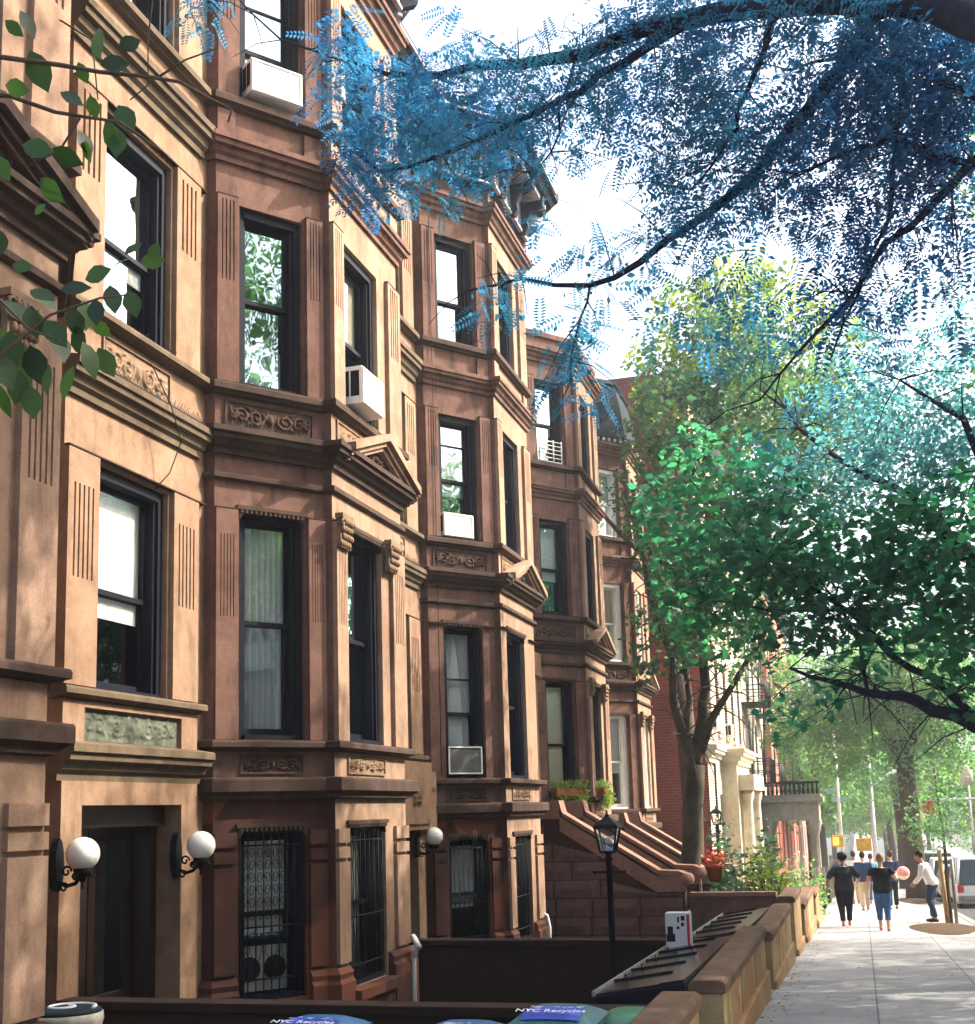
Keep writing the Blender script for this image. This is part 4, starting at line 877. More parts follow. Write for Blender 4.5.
# ------------------------------------------------------------------ the brick apartment house beyond the row and what follows it
def apartment(name, x, y0, y1, zt, mat, label, cat='building', side=-1, depth=10, floors=(), wins=3, winw=1.0, trim='limestone', base=None, cornice_mat='cornice_paint', zbase=None, inner=True, group=None):
    zb = zbase if zbase is not None else gz(y1)-1.2
    B = thing(name, (x, y0, zb), label, cat, group); o = (x, y0, zb)
    d = (0, 1); fr = (lambda u, oo, z: (x+oo, y0+u, z)) if side < 0 else (lambda u, oo, z: (x-oo, y0+u, z)); L = y1-y0
    hs = []
    for z0, z1 in floors:
        for i in range(wins): c = L*(i+.5)/wins; hs.append((c-winw/2, c+winw/2, z0, z1))
    m = MB(); wallface(m, fr, (0, L), (zb, zt), hs, .2)
    xb = x+side*depth
    m.quad((x, y0, zb), (xb, y0, zb), (xb, y0, zt), (x, y0, zt)); m.quad((x, y1, zb), (xb, y1, zb), (xb, y1, zt), (x, y1, zt)); m.quad((xb, y0, zb), (xb, y1, zb), (xb, y1, zt), (xb, y0, zt))
    link('wall', m.mesh('wall', mat, o), B)
    link('roof', MB().box(min(x, xb)+.05, max(x, xb)-.05, y0+.05, y1-.05, zt-.2, zt-.05).mesh('roof', 'roof_tar', o), B)
    link('rear_wall', MB().box(*sorted((x+side*.6, x+side*.7)), y0+.1, y1-.1, zb, zt-.3).mesh('rear_wall', 'room_dark', o), B)
    link('roof_cornice', MB().sweep([(x, y0-.1), (x, y1+.1)] if side < 0 else [(x, y1+.1), (x, y0-.1)], cornice(zt-.7, zt+.15, .5)).mesh('roof_cornice', cornice_mat, o), B)
    first = None
    for a, b, c, e in hs:
        mb = MB(); sashes(mb, fr, a, b, c, e, .5, d=.14); 
        w_ = link('window', mb.mesh('window', 'black_paint' if trim != 'white_paint' else 'white_paint', o), B)
        link('pane', MB().quad(fr(a+.05, -.17, c), fr(b-.05, -.17, c), fr(b-.05, -.17, e), fr(a+.05, -.17, e)).mesh('pane', 'glass', o), w_)
        if random.random() < .6: link('roller_shade', MB().fbox(fr, a+.05, b-.05, -.24, -.235, c+(e-c)*random.choice((.3, .5, .6)), e-.05).mesh('roller_shade', 'shade_white', o), w_)
        link('sill', MB().fbox(fr, a-.1, b+.1, -.1, .08, c-.1, c+.005).mesh('sill', trim if trim != 'white_paint' else 'limestone', o), w_)
        link('lintel', MB().fbox(fr, a-.12, b+.12, -.02, .04, e+.003, e+.22).mesh('lintel', trim if trim != 'white_paint' else 'limestone', o), w_)
    return B, fr, o
A1, frA, oA = apartment('apartment_building', -3.75, 33.4, 45.0, 13.5, 'brick_tan', 'brick apartment house with a red side wall and bright limestone ground floor', floors=((3.5, 5.7), (6.7, 8.8), (9.8, 11.8)), wins=5, winw=.9)
m = MB().box(-14, -3.752, 33.385, 33.398, -3, 13.5); link('side_wall', m.mesh('side_wall', 'brick_red', oA), A1)
GF = MB()
wallface(GF, lambda u, o, z: (-3.75+.06+o, 33.4+u, z), (1.4, 11.6), (-3, 2.75), [(2.0, 2.9, -.6, 1.75), (8.2, 9.1, -.4, 1.7), (10.1, 10.9, -.4, 1.7)], .26)
link('ground_floor', GF.mesh('ground_floor', 'limestone', oA), A1)
link('ground_cornice', MB().sweep([(-3.75, 33.3), (-3.75, 36.2), (-3.25, 36.2), (-3.25, 40.4), (-3.75, 40.4), (-3.75, 45)], cornice(2.6, 3.05, .28)).mesh('ground_cornice', 'limestone', oA), A1)
E1 = link('entry_bay', MB().box(-3.74, -3.25, 36.2, 36.6, -3, 2.62).box(-3.74, -3.25, 40.0, 40.4, -3, 2.62).box(-3.74, -3.27, 36.6, 40.0, 1.9, 2.62).mesh('entry_bay', 'limestone', oA), A1)
for y in (36.75, 39.85): link('column', MB().lathe((-3.05, y, -2.4), [(.2, 0), (.2, .2), (.16, .25), (.14, 3.9), (.2, 4.1), (.2, 4.25)], 14).mesh('column', 'limestone', oA), E1)
link('porch_roof', MB().box(-3.74, -2.8, 36.4, 40.2, 1.86, 2.3).mesh('porch_roof', 'limestone', oA), E1)
for y, z in ((34.9, 3.5), (39.1, 3.5), (34.9, 6.7)): ac((-3.72, y, z), 0, .6, .42, .5, 'white air conditioner in the banded brick front, %s' % {(34.9, 3.5): 'lowest and nearest the forked tree', (39.1, 3.5): 'farther along its lowest row', (34.9, 6.7): 'one floor up behind the leaves'}[(y, z)])
A2, fr2, o2 = apartment('apartment_building', -3.9, 45.1, 58.0, 12.5, 'grey_stone', 'grey stone apartment house behind black fire escapes, beyond the banded brick front', floors=((-.6, 1.6), (2.7, 4.7), (5.7, 7.7), (8.7, 10.6)), wins=4)
A3, fr3, o3 = apartment('apartment_building', -3.6, 58.1, 78.0, 12.0, 'pink_wall', 'salmon pink apartment house beside the grey portico', floors=((-1.4, .8), (1.9, 3.9), (4.9, 6.9), (7.9, 9.9)), wins=6, trim='limestone')
A4, fr4, o4 = apartment('apartment_building', -4.2, 78.2, 112.0, 11.0, 'brick_far', 'farthest brick row on the left, shaded behind the street trees', floors=((-2.4, -.4), (1., 3.), (4., 6.), (7., 9.)), wins=9)
def escape(parent, fr, o, us, zs, w=3.):
    for u in us:
        m = MB()
        for z in zs:
            m.fbox(fr, u, u+w, .0, .9, z-.03, z)
            for zz in (.45, .9):
                m.tube([fr(u, .9, z+zz), fr(u+w, .9, z+zz)], .02, 5)
                for s in (u, u+w): m.tube([fr(s, 0, z+zz), fr(s, .9, z+zz)], .02, 5)
            n = 22
            for i in range(n+1): m.tube([fr(u+w*i/n, .9, z), fr(u+w*i/n, .9, z+.9)], .01, 4)
        for a, b in zip(zs, zs[1:]):
            for s in (.25, .65): m.tube([fr(u+.3, s, a), fr(u+w-.4, s, b)], .03, 5)
        link('fire_escape', m.mesh('fire_escape', 'black_iron', o), parent)
escape(A2, fr2, o2, (1.5, 8.), (2.2, 5.2, 8.2)); escape(A3, fr3, o3, (3.5, 12.5), (1.6, 4.6, 7.6)); escape(A4, fr4, o4, (3, 14), (.6, 3.6, 6.6))
# grey columned portico
PT = thing('portico', (-2.6, 50.5, -3.2), 'grey stone entrance portico on carved columns, in front of the salmon pink house', 'portico'); po = (-2.6, 50.5, -3.2)
for x, y in ((-3.5, 50.5), (-3.5, 53.2), (-1.75, 50.5), (-1.75, 53.2)): link('column', MB().lathe((x, y, -3.2), [(.26, 0), (.26, .5), (.2, .55), (.17, .9), (.14, 3.35), (.2, 3.5), (.27, 3.8), (.27, 3.95)], 14).mesh('column', 'grey_stone', po), PT)
link('entablature', MB().box(-3.9, -1.5, 50.25, 53.45, .76, 1.5).sweep([(-3.9, 53.45), (-3.9, 50.25)][::1], cornice(1.45, 1.75, .05)).mesh('entablature', 'grey_stone', po), PT)
link('cornice', MB().box(-3.9, -1.32, 50.05, 53.65, 1.5, 1.68).box(-3.9, -1.4, 50.15, 53.55, 1.68, 1.78).mesh('cornice', 'grey_stone', po), PT)
m = MB()
for i in range(14): m.lathe((-3.7+.17*i, 50.3, 1.78), [(.04, 0), (.06, .12), (.03, .3), (.05, .4)], 6)
m.box(-3.9, -1.4, 50.22, 50.38, 2.18, 2.28); link('railing', m.mesh('railing', 'black_iron', po), PT)
# iron fences along the far yards
def fence(y0, y1, x, zt, label):
    F_ = thing('iron_fence', (x, y0, gz(y0)-.1), label, 'fence', 'iron fences of the far yards'); m = MB(); n = int((y1-y0)/.16)
    for i in range(n+1): y = y0+(y1-y0)*i/n; zz = gz(y); m.tube([(x, y, zz-.1), (x, y, zz+zt)], .014, 4)
    link('pickets', m.mesh('pickets', 'black_iron', F_.location), F_)
    m = MB()
    for z in (.15, zt-.15): m.tube([(x, y0, gz(y0)+z), (x, y1, gz(y1)+z)], .02, 5)
    link('rail', m.mesh('rail', 'black_iron', F_.location), F_)
    for y in (y0, (y0+y1)/2, y1): link('post', MB().box(x-.06, x+.06, y-.06, y+.06, gz(y)-.1, gz(y)+zt+.15).mesh('post', 'grey_stone', F_.location), F_)
fence(36, 49, -1.25, 1.15, 'black iron picket fence just past the shrubs and stone piers'); fence(54, 82, -1.25, 1.6, 'tall dark iron fence beyond the grey portico')

# buildings across the street, beyond the right edge: what the windows reflect
OP = []
for y0, y1, zt, mt, lb_ in ((-24, -4, 12.2, 'brick_far', 'brick house row across the street behind the camera'), (-3.8, 14, 11.2, 'cream_wall', 'cream painted house row directly across the street'), (14.2, 34, 12, 'brick_red', 'dark red brick row across the street, opposite the high stoops'), (34.2, 60, 10.5, 'cream_wall', 'pale cream row across the street, farther down the hill'), (60.2, 110, 10, 'brick_far', 'long brick row across the street, beyond the parked cars')):
    apartment('apartment_building', 17.5, y0, y1, zt, mt, lb_, side=1, floors=((.3, 2.4), (3.4, 5.6), (6.6, 8.7)), wins=int((y1-y0)/2.6), group=None)

# ------------------------------------------------------------------ trees
def crown(T, pts, kind, mat, size, name='crown', **k):
    v, f = dict(pin=pinnate, maple=mapleleaf, oval=ovalleaf, small=smallleaf, clump=clump)[kind]()
    loc = np.array(T.location); return link(name, cloud_mesh(name, pts-loc, v, f, mat, size, **k), T)
def pxblobs(L): 
    out = []
    for x, y, Yd, r in L: c = at(x, y, Yd); s = r/CF*(c-CP).length*1.05; out.append((tuple(c), (s, s*1.3, s)))
    return out
def wood(T, mb, mat='bark', name='trunk'): return link(name, mb.mesh(name, mat, T.location), T)
def P3(L): return [at(*q) for q in L]
# 1. honey locust reaching over the camera from the kerb on the right
T = thing('honey_locust', (2.15, 4.6, gz(4.6)), 'feathery leaved street tree whose dark branches hang over the whole top', 'tree')
mb = MB(); limb(mb, [(2.15, 4.6, -.3), (2.1, 4.7, 2.0), (1.9, 5.0, 4.2)], .3, .22, 12)
LQ = []
main_ = [(1.9, 5., 4.2)]
B_ = [([(1100, 60, 5.4), (975, 22, 6), (900, 2, 6.4), (820, 0, 6.8), (720, 12, 7.2), (640, 30, 7.5), (580, 55, 7.8), (520, 62, 8), (440, 72, 8.3), (390, 72, 8.5), (340, 60, 8.6)], .1, .012),
      ([(700, 15, 7.2), (650, 45, 7.4), (600, 78, 7.6), (560, 100, 7.8), (510, 122, 8), (440, 160, 8.2), (380, 175, 8.4), (350, 150, 8.5)], .035, .008),
      ([(900, 0, 6.4), (862, 18, 6.6), (858, 45, 6.8), (825, 90, 7), (790, 130, 7.2), (755, 172, 7.4), (700, 220, 7.6), (640, 262, 7.8), (590, 285, 8), (520, 280, 8.3), (470, 290, 8.5)], .06, .008),
      ([(780, 5, 6.9), (765, 50, 7), (745, 90, 7.1), (735, 130, 7.2), (715, 165, 7.3), (690, 190, 7.4)], .022, .006),
      ([(905, 92, 6.8), (897, 130, 6.9), (895, 180, 7), (884, 220, 7.1), (860, 290, 7.2), (830, 360, 7.4)], .02, .006),
      ([(1060, 110, 6), (975, 165, 6.5), (930, 205, 6.8), (885, 245, 7), (850, 300, 7.2), (800, 345, 7.4), (760, 400, 7.6)], .03, .006),
      ([(1060, 60, 6), (975, 95, 6.4), (915, 65, 6.7), (850, 55, 7), (790, 70, 7.2)], .03, .007),
      ([(975, 165, 6.5), (900, 140, 6.7), (860, 150, 6.8), (800, 175, 7)], .02, .006),
      ([(590, 285, 8), (580, 320, 8.1), (575, 360, 8.2), (562, 400, 8.3)], .01, .004),
      ([(340, 60, 8.6), (280, 40, 8.7), (230, -10, 8.8), (190, 10, 8.9)], .012, .004),
      ([(575, 60, 7.8), (560, 110, 7.9), (555, 150, 8), (520, 190, 8.1)], .012, .004)]
for L_, r0, r1 in B_: LQ += limb(mb, P3(L_), r0, r1, 7, .012)
limb(mb, [(1.9, 5., 4.2), at(1100, 60, 5.4)], .2, .1, 10); limb(mb, [(1.9, 5., 4.2), at(1060, 110, 6)], .12, .03, 8)
inner_pts = [q for q in LQ]
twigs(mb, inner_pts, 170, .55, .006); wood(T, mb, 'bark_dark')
LB = pxblobs([(660, 20, 7.4, 55), (720, 60, 7.3, 55), (780, 30, 7, 50), (850, 60, 6.9, 70), (930, 70, 6.7, 75), (960, 20, 6.4, 50), (890, 120, 6.9, 65), (820, 130, 7.1, 60), (760, 110, 7.2, 50), (950, 150, 6.8, 60), (740, 165, 7.3, 50), (690, 110, 7.4, 50),
    (600, 60, 7.7, 45), (550, 80, 7.9, 42), (500, 90, 8.1, 45), (450, 100, 8.3, 45), (400, 110, 8.4, 45), (360, 100, 8.5, 42), (600, 110, 7.7, 35), (540, 130, 7.9, 40), (480, 140, 8.1, 45), (420, 150, 8.3, 40), (370, 150, 8.4, 38), (370, 190, 8.4, 28), (345, 60, 8.6, 30), (400, 185, 8.3, 25), (440, 190, 8.2, 20),
    (640, 140, 7.6, 36), (690, 215, 7.5, 40), (640, 250, 7.7, 30), (590, 262, 7.9, 26), (540, 285, 8.1, 26), (500, 300, 8.3, 26), (560, 320, 8.1, 30), (590, 300, 8, 24), (575, 350, 8.2, 24), (565, 385, 8.3, 22), (480, 305, 8.4, 16),
    (790, 190, 7.2, 45), (840, 220, 7.1, 45), (890, 210, 7, 40), (870, 270, 7.1, 38), (820, 290, 7.3, 35), (850, 330, 7.3, 32), (730, 260, 7.4, 34), (700, 300, 7.6, 26), (780, 340, 7.4, 30), (940, 220, 6.9, 30), (900, 300, 7.1, 22), (700, 165, 7.3, 40), (660, 190, 7.5, 30),
    (930, 270, 7, 32), (960, 310, 7, 28), (900, 345, 7.2, 24), (850, 385, 7.4, 20), (965, 250, 6.9, 30), (800, 390, 7.5, 18), (740, 300, 7.5, 26), (700, 340, 7.7, 22), (660, 300, 7.8, 20), (760, 440, 7.6, 14), (585, 345, 8.2, 22), (560, 365, 8.3, 20), (600, 385, 8.3, 16), (575, 330, 8.1, 20), (545, 395, 8.4, 14), (590, 410, 8.4, 14), (205, 8, 8.8, 22), (190, 20, 8.8, 14), (445, 20, 8.3, 14), (470, 50, 8.2, 16), (340, 30, 8.6, 24), (545, 30, 7.9, 18), (540, 200, 8.1, 14), (650, 330, 7.7, 14), (725, 350, 7.5, 22), (960, 110, 6.6, 50), (900, 20, 6.6, 50), (540, 225, 8.2, 9)])
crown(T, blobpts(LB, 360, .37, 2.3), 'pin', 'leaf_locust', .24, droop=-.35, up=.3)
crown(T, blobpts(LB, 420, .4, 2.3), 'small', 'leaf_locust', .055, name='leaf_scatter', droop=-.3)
# the canopy of the same tree over and beside the camera; added shade clumps follow
CB_ = [((1.5+random.uniform(-1.8, 3.), random.uniform(1, 7.5), random.uniform(6.2, 8.6)), random.uniform(.8, 1.3)) for _ in range(16)]
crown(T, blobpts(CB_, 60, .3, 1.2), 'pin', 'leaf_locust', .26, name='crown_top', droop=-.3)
CB_ = [((random.uniform(2.6, 6.5), random.uniform(6, 17), random.uniform(5.2, 9)), random.uniform(.8, 1.4)) for _ in range(42)]
crown(T, blobpts(CB_, 20, .25, 1.2), 'clump', 'leaf_far', .17, name='added_crown_street', droop=-.3)  # unseen clumps added above the street to shade the lower facade
def seen(c, m=90):
    d = Vector(c)-CP; w_ = d.dot(cf_)
    if w_ < .3: return False
    x, y = CX+CF*d.dot(cr_)/w_, CY-CF*d.dot(cu_)/w_; return -m < x < 975+m and -m < y < 1100
CB_ = [((random.uniform(-2.2, 5), random.uniform(2, 13), random.uniform(6.5, 12)), random.uniform(.7, 1.2)) for _ in range(240)]
CB_ = [b for b in CB_ if not seen(b[0], 60+1236*b[1]/max(2, (Vector(b[0])-CP).length))][:75]
crown(T, blobpts(CB_[:22], 18, .2, 1.2), 'clump', 'leaf_far', .17, name='added_crown_high', droop=-.3)  # unseen clumps added high up to shade the nearest house
CB_ = []; sdir = Vector((.676, .36, .643))
for _ in range(900):
    g_ = Vector((-5.2, random.uniform(3.2, 7.2), random.uniform(-1, 7.2))) if random.random() < .5 else Vector((-5.5, random.uniform(8, 20), random.uniform(-1, 2.2)))
    c = g_+sdir*random.uniform(8, 15); rr = random.uniform(.5, .9)
    if c.z < 13 and not seen(c, 20+1236*rr/max(2, (c-CP).length)): CB_.append((tuple(c), rr))
crown(T, blobpts(CB_[:70], 28, .1, 1.2), 'clump', 'leaf_far', .16, name='added_shade_crown', droop=-.3)  # clumps added out of view along sun rays, shading bay and garden level

# 2. maple leaning in from the right
T = thing('maple_tree', (2.05, 16.2, gz(16.2)), 'maple whose dark limbs reach in from the right edge at mid height', 'tree')
mb = MB(); limb(mb, [(2.05, 16.2, -1), (2.2, 16.3, 1.2), (2.3, 16.4, 2.6)], .26, .2, 12)
MQ = []
for L_, r0, r1 in (([(1040, 735, 16.4), (975, 722, 16.5), (935, 708, 16.8), (900, 697, 17), (868, 694, 17.2), (830, 682, 17.5), (790, 668, 18)], .12, .02),
      ([(975, 718, 16.5), (930, 680, 16.8), (890, 655, 17), (850, 610, 17.4), (800, 580, 17.8), (740, 540, 18.2), (690, 480, 18.6)], .06, .012),
      ([(1040, 700, 16.4), (975, 560, 16.6), (920, 500, 17), (860, 470, 17.4), (800, 430, 17.8), (760, 390, 18)], .09, .012),
      ([(1040, 700, 16.4), (1000, 520, 16), (960, 420, 16), (900, 380, 16.5)], .1, .015),
      ([(868, 694, 17.2), (860, 650, 17.3), (835, 600, 17.5), (800, 540, 17.8)], .03, .008), ([(850, 610, 17.4), (770, 610, 18), (700, 600, 18.5), (650, 580, 19)], .025, .006)):
    MQ += limb(mb, P3(L_), r0, r1, 7, .03)
limb(mb, [(2.3, 16.4, 2.6), at(1040, 735, 16.4)], .18, .12, 10); limb(mb, [(2.3, 16.4, 2.6), at(1040, 700, 16.4), at(1060, 500, 16)], .18, .1, 10)
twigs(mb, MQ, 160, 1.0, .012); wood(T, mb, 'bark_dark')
MBL = pxblobs([(960, 640, 16.5, 45), (910, 610, 17, 50), (860, 640, 17.3, 40), (850, 570, 17.5, 55), (800, 600, 17.9, 50), (790, 530, 17.8, 55), (740, 560, 18.2, 50), (730, 610, 18.4, 35), (690, 590, 18.6, 42), (680, 530, 18.6, 45), (700, 640, 18.6, 26), (900, 540, 17, 50), (950, 520, 16.6, 55), (960, 580, 16.5, 45),
    (870, 490, 17.2, 45), (820, 470, 17.6, 50), (760, 470, 18, 45), (920, 450, 16.8, 45), (960, 430, 16.4, 40), (700, 460, 18.4, 38), (880, 420, 16.8, 35), (790, 640, 18, 24), (770, 660, 18, 20), (820, 700, 17.6, 26), (790, 720, 17.8, 18), (765, 700, 18, 18), (830, 660, 17.6, 26), (655, 500, 18.8, 26), (780, 745, 17.8, 12), (960, 690, 16.4, 25), (960, 480, 19, 45), (930, 420, 19, 45), (890, 390, 19, 35), (960, 380, 19, 30), (900, 450, 19, 40), (960, 620, 19, 40), (930, 560, 19, 40), (850, 420, 19, 25)])
MB2 = [((random.uniform(2.4, 6.5), random.uniform(14, 24), random.uniform(4.2, 9)), random.uniform(.9, 1.4)) for _ in range(34)]
MB2 = [b for b in MB2 if b[0][0]-b[1] > .085*b[0][1]+.3]
crown(T, blobpts(MB2, 14, .2, .9), 'clump', 'leaf_maple', .2, name='added_crown_street', droop=-.3)  # out-of-frame foliage added to keep sun off the lower facade
PAL = [b for b in MBL if b[0][2] > 5.6 and b[0][0] > -.4]; MBL = [b for b in MBL if b not in PAL]
PAL += pxblobs([(940, 350, 19.5, 40), (890, 330, 19.5, 35), (850, 360, 19.5, 35), (960, 300, 19.5, 28), (820, 400, 19.5, 30), (870, 440, 19.5, 40)])
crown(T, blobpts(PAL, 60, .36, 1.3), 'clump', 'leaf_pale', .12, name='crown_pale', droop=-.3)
MB3 = [((random.uniform(5, 9.8), random.uniform(9, 31), random.uniform(6, 9)), random.uniform(.9, 1.5)) for _ in range(60)]
crown(T, blobpts(MB3, 8, .2, .9), 'clump', 'leaf_maple', .2, name='added_crown_road', droop=-.3)  # foliage added over the road to cast shade on the sidewalk
crown(T, blobpts(MBL, 135, .25, 1.3), 'maple', 'leaf_maple', .17, droop=-.35, up=.35)
# 3. forked tree in the front yard
T = thing('forked_tree', (-3.2, 25.2, -1.6), 'forked tree in the front yard, before the red brick wall', 'tree')
mb = MB(); j1 = at(697, 765, 25.2)
limb(mb, [(-3.22, 25.2, -1.7), at(690, 870, 25.2), at(694, 810, 25.2), j1], .235, .155, 14, .01)
TQ = limb(mb, [at(694, 800, 25.2), j1, at(702, 720, 25.2), at(704, 690, 25.1), at(706, 640, 25), at(716, 560, 25), at(700, 480, 25), at(720, 380, 25)], .16, .03, 10, .03)
TQ += limb(mb, [j1, at(683, 735, 25.1), at(674, 700, 25), at(672, 660, 25), at(650, 600, 24.8), at(640, 520, 24.8)], .13, .03, 9, .02)
TQ += limb(mb, [at(684, 735, 25.1), at(690, 700, 25.3), at(684, 660, 25.4), at(670, 600, 25.6)], .09, .03, 8)
TQ += limb(mb, [at(700, 752, 25.2), at(712, 722, 25), at(728, 690, 24.8), at(760, 640, 24.6), at(800, 560, 24.4)], .1, .025, 8, .02)
twigs(mb, TQ, 60, 1.2, .02); wood(T, mb, 'bark_grey')
F1 = pxblobs([(660, 640, 24.9, 38), (700, 625, 24.8, 40), (640, 665, 24.8, 14), (745, 650, 24.6, 34), (720, 560, 25, 46), (668, 560, 25, 34), (650, 500, 25, 40), (700, 480, 25.2, 50), (760, 520, 24.8, 50), (680, 420, 25.2, 45), (650, 440, 25, 30), (735, 400, 25.4, 45), (790, 430, 25, 45), (660, 385, 25.2, 28), (720, 340, 25.6, 32), (770, 350, 25.4, 40), (830, 410, 24.8, 45), (820, 480, 24.6, 45), (780, 580, 24.6, 45)])
crown(T, blobpts(F1, 22, .32, .8), 'clump', 'leaf_small', .16, droop=-.3)
crown(T, blobpts(F1, 48, .32, .8), 'maple', 'leaf_small', .16, name='leaf_scatter', droop=-.3)
# 4. bright yellow green tree behind
def street_tree(name, x, y, h, cr, mat, label, trunk=.28, kind='clump', size=.22, dens=6., cz=None, bark='bark', blobs=None, n=26, group=None, fork=True):
    T = thing(name, (x, y, gz(y)), label, 'tree', group); zb = gz(y); mb = MB(); Q = limb(mb, [(x, y, zb-.3), (x+.05, y, zb+h*.2), (x-.05, y, zb+h*.42)], trunk, trunk*.75, 10, .02)
    top = Vector((x-.05, y, zb+h*.42)); E_ = []
    for i in range(7): a = 6.28*i/7+random.uniform(-.4, .4); e = Vector((x+cr*.65*math.cos(a), y+cr*.65*math.sin(a), zb+h*random.uniform(.6, .9))); E_ += limb(mb, [top, top.lerp(e, .45)+Vector((0, 0, h*.08)), e], trunk*.5, .03, 7, .06)
    twigs(mb, E_, 30, cr*.3, .02); wood(T, mb, bark); bl = blobs or []
    if not bl:
        for _ in range(n):
            a = random.uniform(0, 6.28); rr = cr*math.sqrt(random.random())*.8; q = random.uniform(-1, 1); bl.append(((x+rr*math.cos(a), y+rr*math.sin(a), zb+(cz or h*.68)+q*h*.27*(1-.4*(rr/cr))), cr*random.uniform(.22, .36)))
    crown(T, blobpts(bl, dens, .22, .7), kind, mat, size, droop=-.25); return T
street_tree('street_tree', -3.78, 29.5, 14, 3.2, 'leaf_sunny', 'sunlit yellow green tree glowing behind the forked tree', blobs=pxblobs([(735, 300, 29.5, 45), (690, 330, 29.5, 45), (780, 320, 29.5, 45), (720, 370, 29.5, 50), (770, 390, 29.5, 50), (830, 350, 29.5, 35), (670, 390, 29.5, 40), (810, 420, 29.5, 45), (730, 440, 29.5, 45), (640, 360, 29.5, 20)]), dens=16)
street_tree('street_tree', 1.9, 51, 12, 4.4, 'leaf_far', 'street tree with a stout trunk behind the walking group, its crown over the sidewalk', trunk=.42, dens=20, blobs=pxblobs([(840, 700, 51, 40), (880, 720, 51, 40), (920, 730, 51, 38), (950, 700, 51, 35), (800, 720, 51, 32), (830, 750, 51, 28), (870, 680, 51, 45), (920, 670, 51, 45), (800, 680, 51, 30), (960, 750, 51, 25), (850, 770, 51, 18), (900, 770, 51, 18), (780, 740, 51, 18)]))
far = [(-2.4, 66, 11, 4), (2.1, 72, 12, 4.6), (-2.6, 92, 12, 5), (2.2, 98, 12, 5), (12.6, 58, 12, 5), (12.8, 80, 12, 5.2), (12.6, 112, 13, 6), (-2.5, 125, 13, 6), (2.4, 132, 13, 6), (8, 165, 14, 8), (-8, 160, 13, 8), (18, 170, 14, 9), (26, 150, 13, 8), (0, 185, 14, 9), (34, 175, 14, 9)]
lab = ['dark tree in front of the salmon pink house, behind the street sign pole', 'tree above the parked cars, just beyond the stout trunk', 'deep shaded tree farther down the left sidewalk', 'tree far down the right kerb', 'tree on the far kerb, seen above the white parked car', 'second tree on the far kerb beyond the parked cars', 'third tree along the far kerb', 'distant tree on the left sidewalk near the street end', 'distant tree on the right kerb near the street end', 'tree closing the middle of the street end', 'tree at the left of the street end', 'tree at the right of the street end', 'tree beyond the far kerb rows', 'rearmost tree closing the street', 'rearmost tree at the far right of the street end']
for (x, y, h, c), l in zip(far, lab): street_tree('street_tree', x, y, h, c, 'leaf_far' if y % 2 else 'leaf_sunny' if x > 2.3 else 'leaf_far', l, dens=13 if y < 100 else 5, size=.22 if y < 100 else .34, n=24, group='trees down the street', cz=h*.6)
for x, y, l in ((12.6, -6, 'tree across the street behind the camera'), (12.7, 16.5, 'tree across the street opposite the second bay'), (12.8, 24, 'tree across the street opposite the high stoops')): street_tree('street_tree', x, y, 12, 4.2, 'leaf_far', l, dens=12, size=.25, group='trees across the street')
# staked sapling
T = thing('sapling', (1.75, 31.3, gz(31.3)), 'young tree tied to wooden stakes beside the leaning man', 'tree'); mb = MB(); zb = gz(31.3)
Q = limb(mb, [(1.9, 31.5, zb-.1), (1.9, 31.5, zb+1.6), (1.85, 31.5, zb+2.6), (1.8, 31.5, zb+3.6)], .045, .02, 8, .01); twigs(mb, Q[2:], 16, .8, .01); wood(T, mb, 'bark')
crown(T, blobpts(pxblobs([(930, 835, 31, 18), (950, 825, 31, 20), (925, 810, 31, 18), (950, 795, 31, 18), (910, 830, 31, 12), (965, 840, 31, 12), (935, 780, 31, 14)]), 420, .2, 2.), 'small', 'leaf_far', .09, droop=-.2)
st_ = solid('tree_stake', MB().tube([at(948, 925, 30.9), at(939, 850, 30.9)], .05, 10), 'stake_wood', 'thick pale wooden stake leaning in the soil bed beside the crouching man', 'stake')
p_ = at(955, 889, 31.2); m = MB().tube([(p_.x, 31.6, gz(31.6)), (p_.x, 31.6, gz(31.6)+1.5)], .04, 8); solid('tree_stake', m, 'grey_plastic', 'upright grey post at the kerb just right of the pale stake', 'post')
# shrubs
def shrub(x, y, z, r, h, mat, label, n=900, size=.09, kind='oval'):
    T = thing('shrub', (x, y, z), label, 'shrub'); mb = MB(); E_ = []
    for i in range(14): a = random.uniform(0, 6.28); e = Vector((x+r*.7*math.cos(a), y+r*.7*math.sin(a), z+h*random.uniform(.6, 1))); mb.tube([(x, y, z), Vector((x, y, z)).lerp(e, .5)+Vector((0, 0, .1)), e], [.02, .012, .005], 5); E_.append(e)
    wood(T, mb, 'bark', 'stems'); P = blobpts([((x, y, z+h*.5), (r, r, h*.5))]+[(tuple(e), (r*.3, r*.3, h*.22)) for e in E_], 1); vol = 4.19*r*r*h*.5
    P = blobpts([((x, y, z+h*.45), (r, r, h*.45))]+[(tuple(e), (r*.3, r*.3, h*.22)) for e in E_], n/(vol*1.6)); crown(T, P, kind, mat, size, name='foliage', droop=.1)
c = at(745, 862, 24.2); shrub(c.x, 24.2, -1.4, .75, 2.3, 'leaf_small', 'tall leafy shrub with white blossoms above the brown cross wall', 1300, .12)
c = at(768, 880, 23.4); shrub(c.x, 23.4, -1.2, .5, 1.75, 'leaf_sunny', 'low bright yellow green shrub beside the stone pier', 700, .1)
c = at(722, 880, 22.8); shrub(c.x, 22.8, -1.3, .5, 1.3, 'leaf_small', 'dark green shrub at the foot of the stoop', 600, .1)
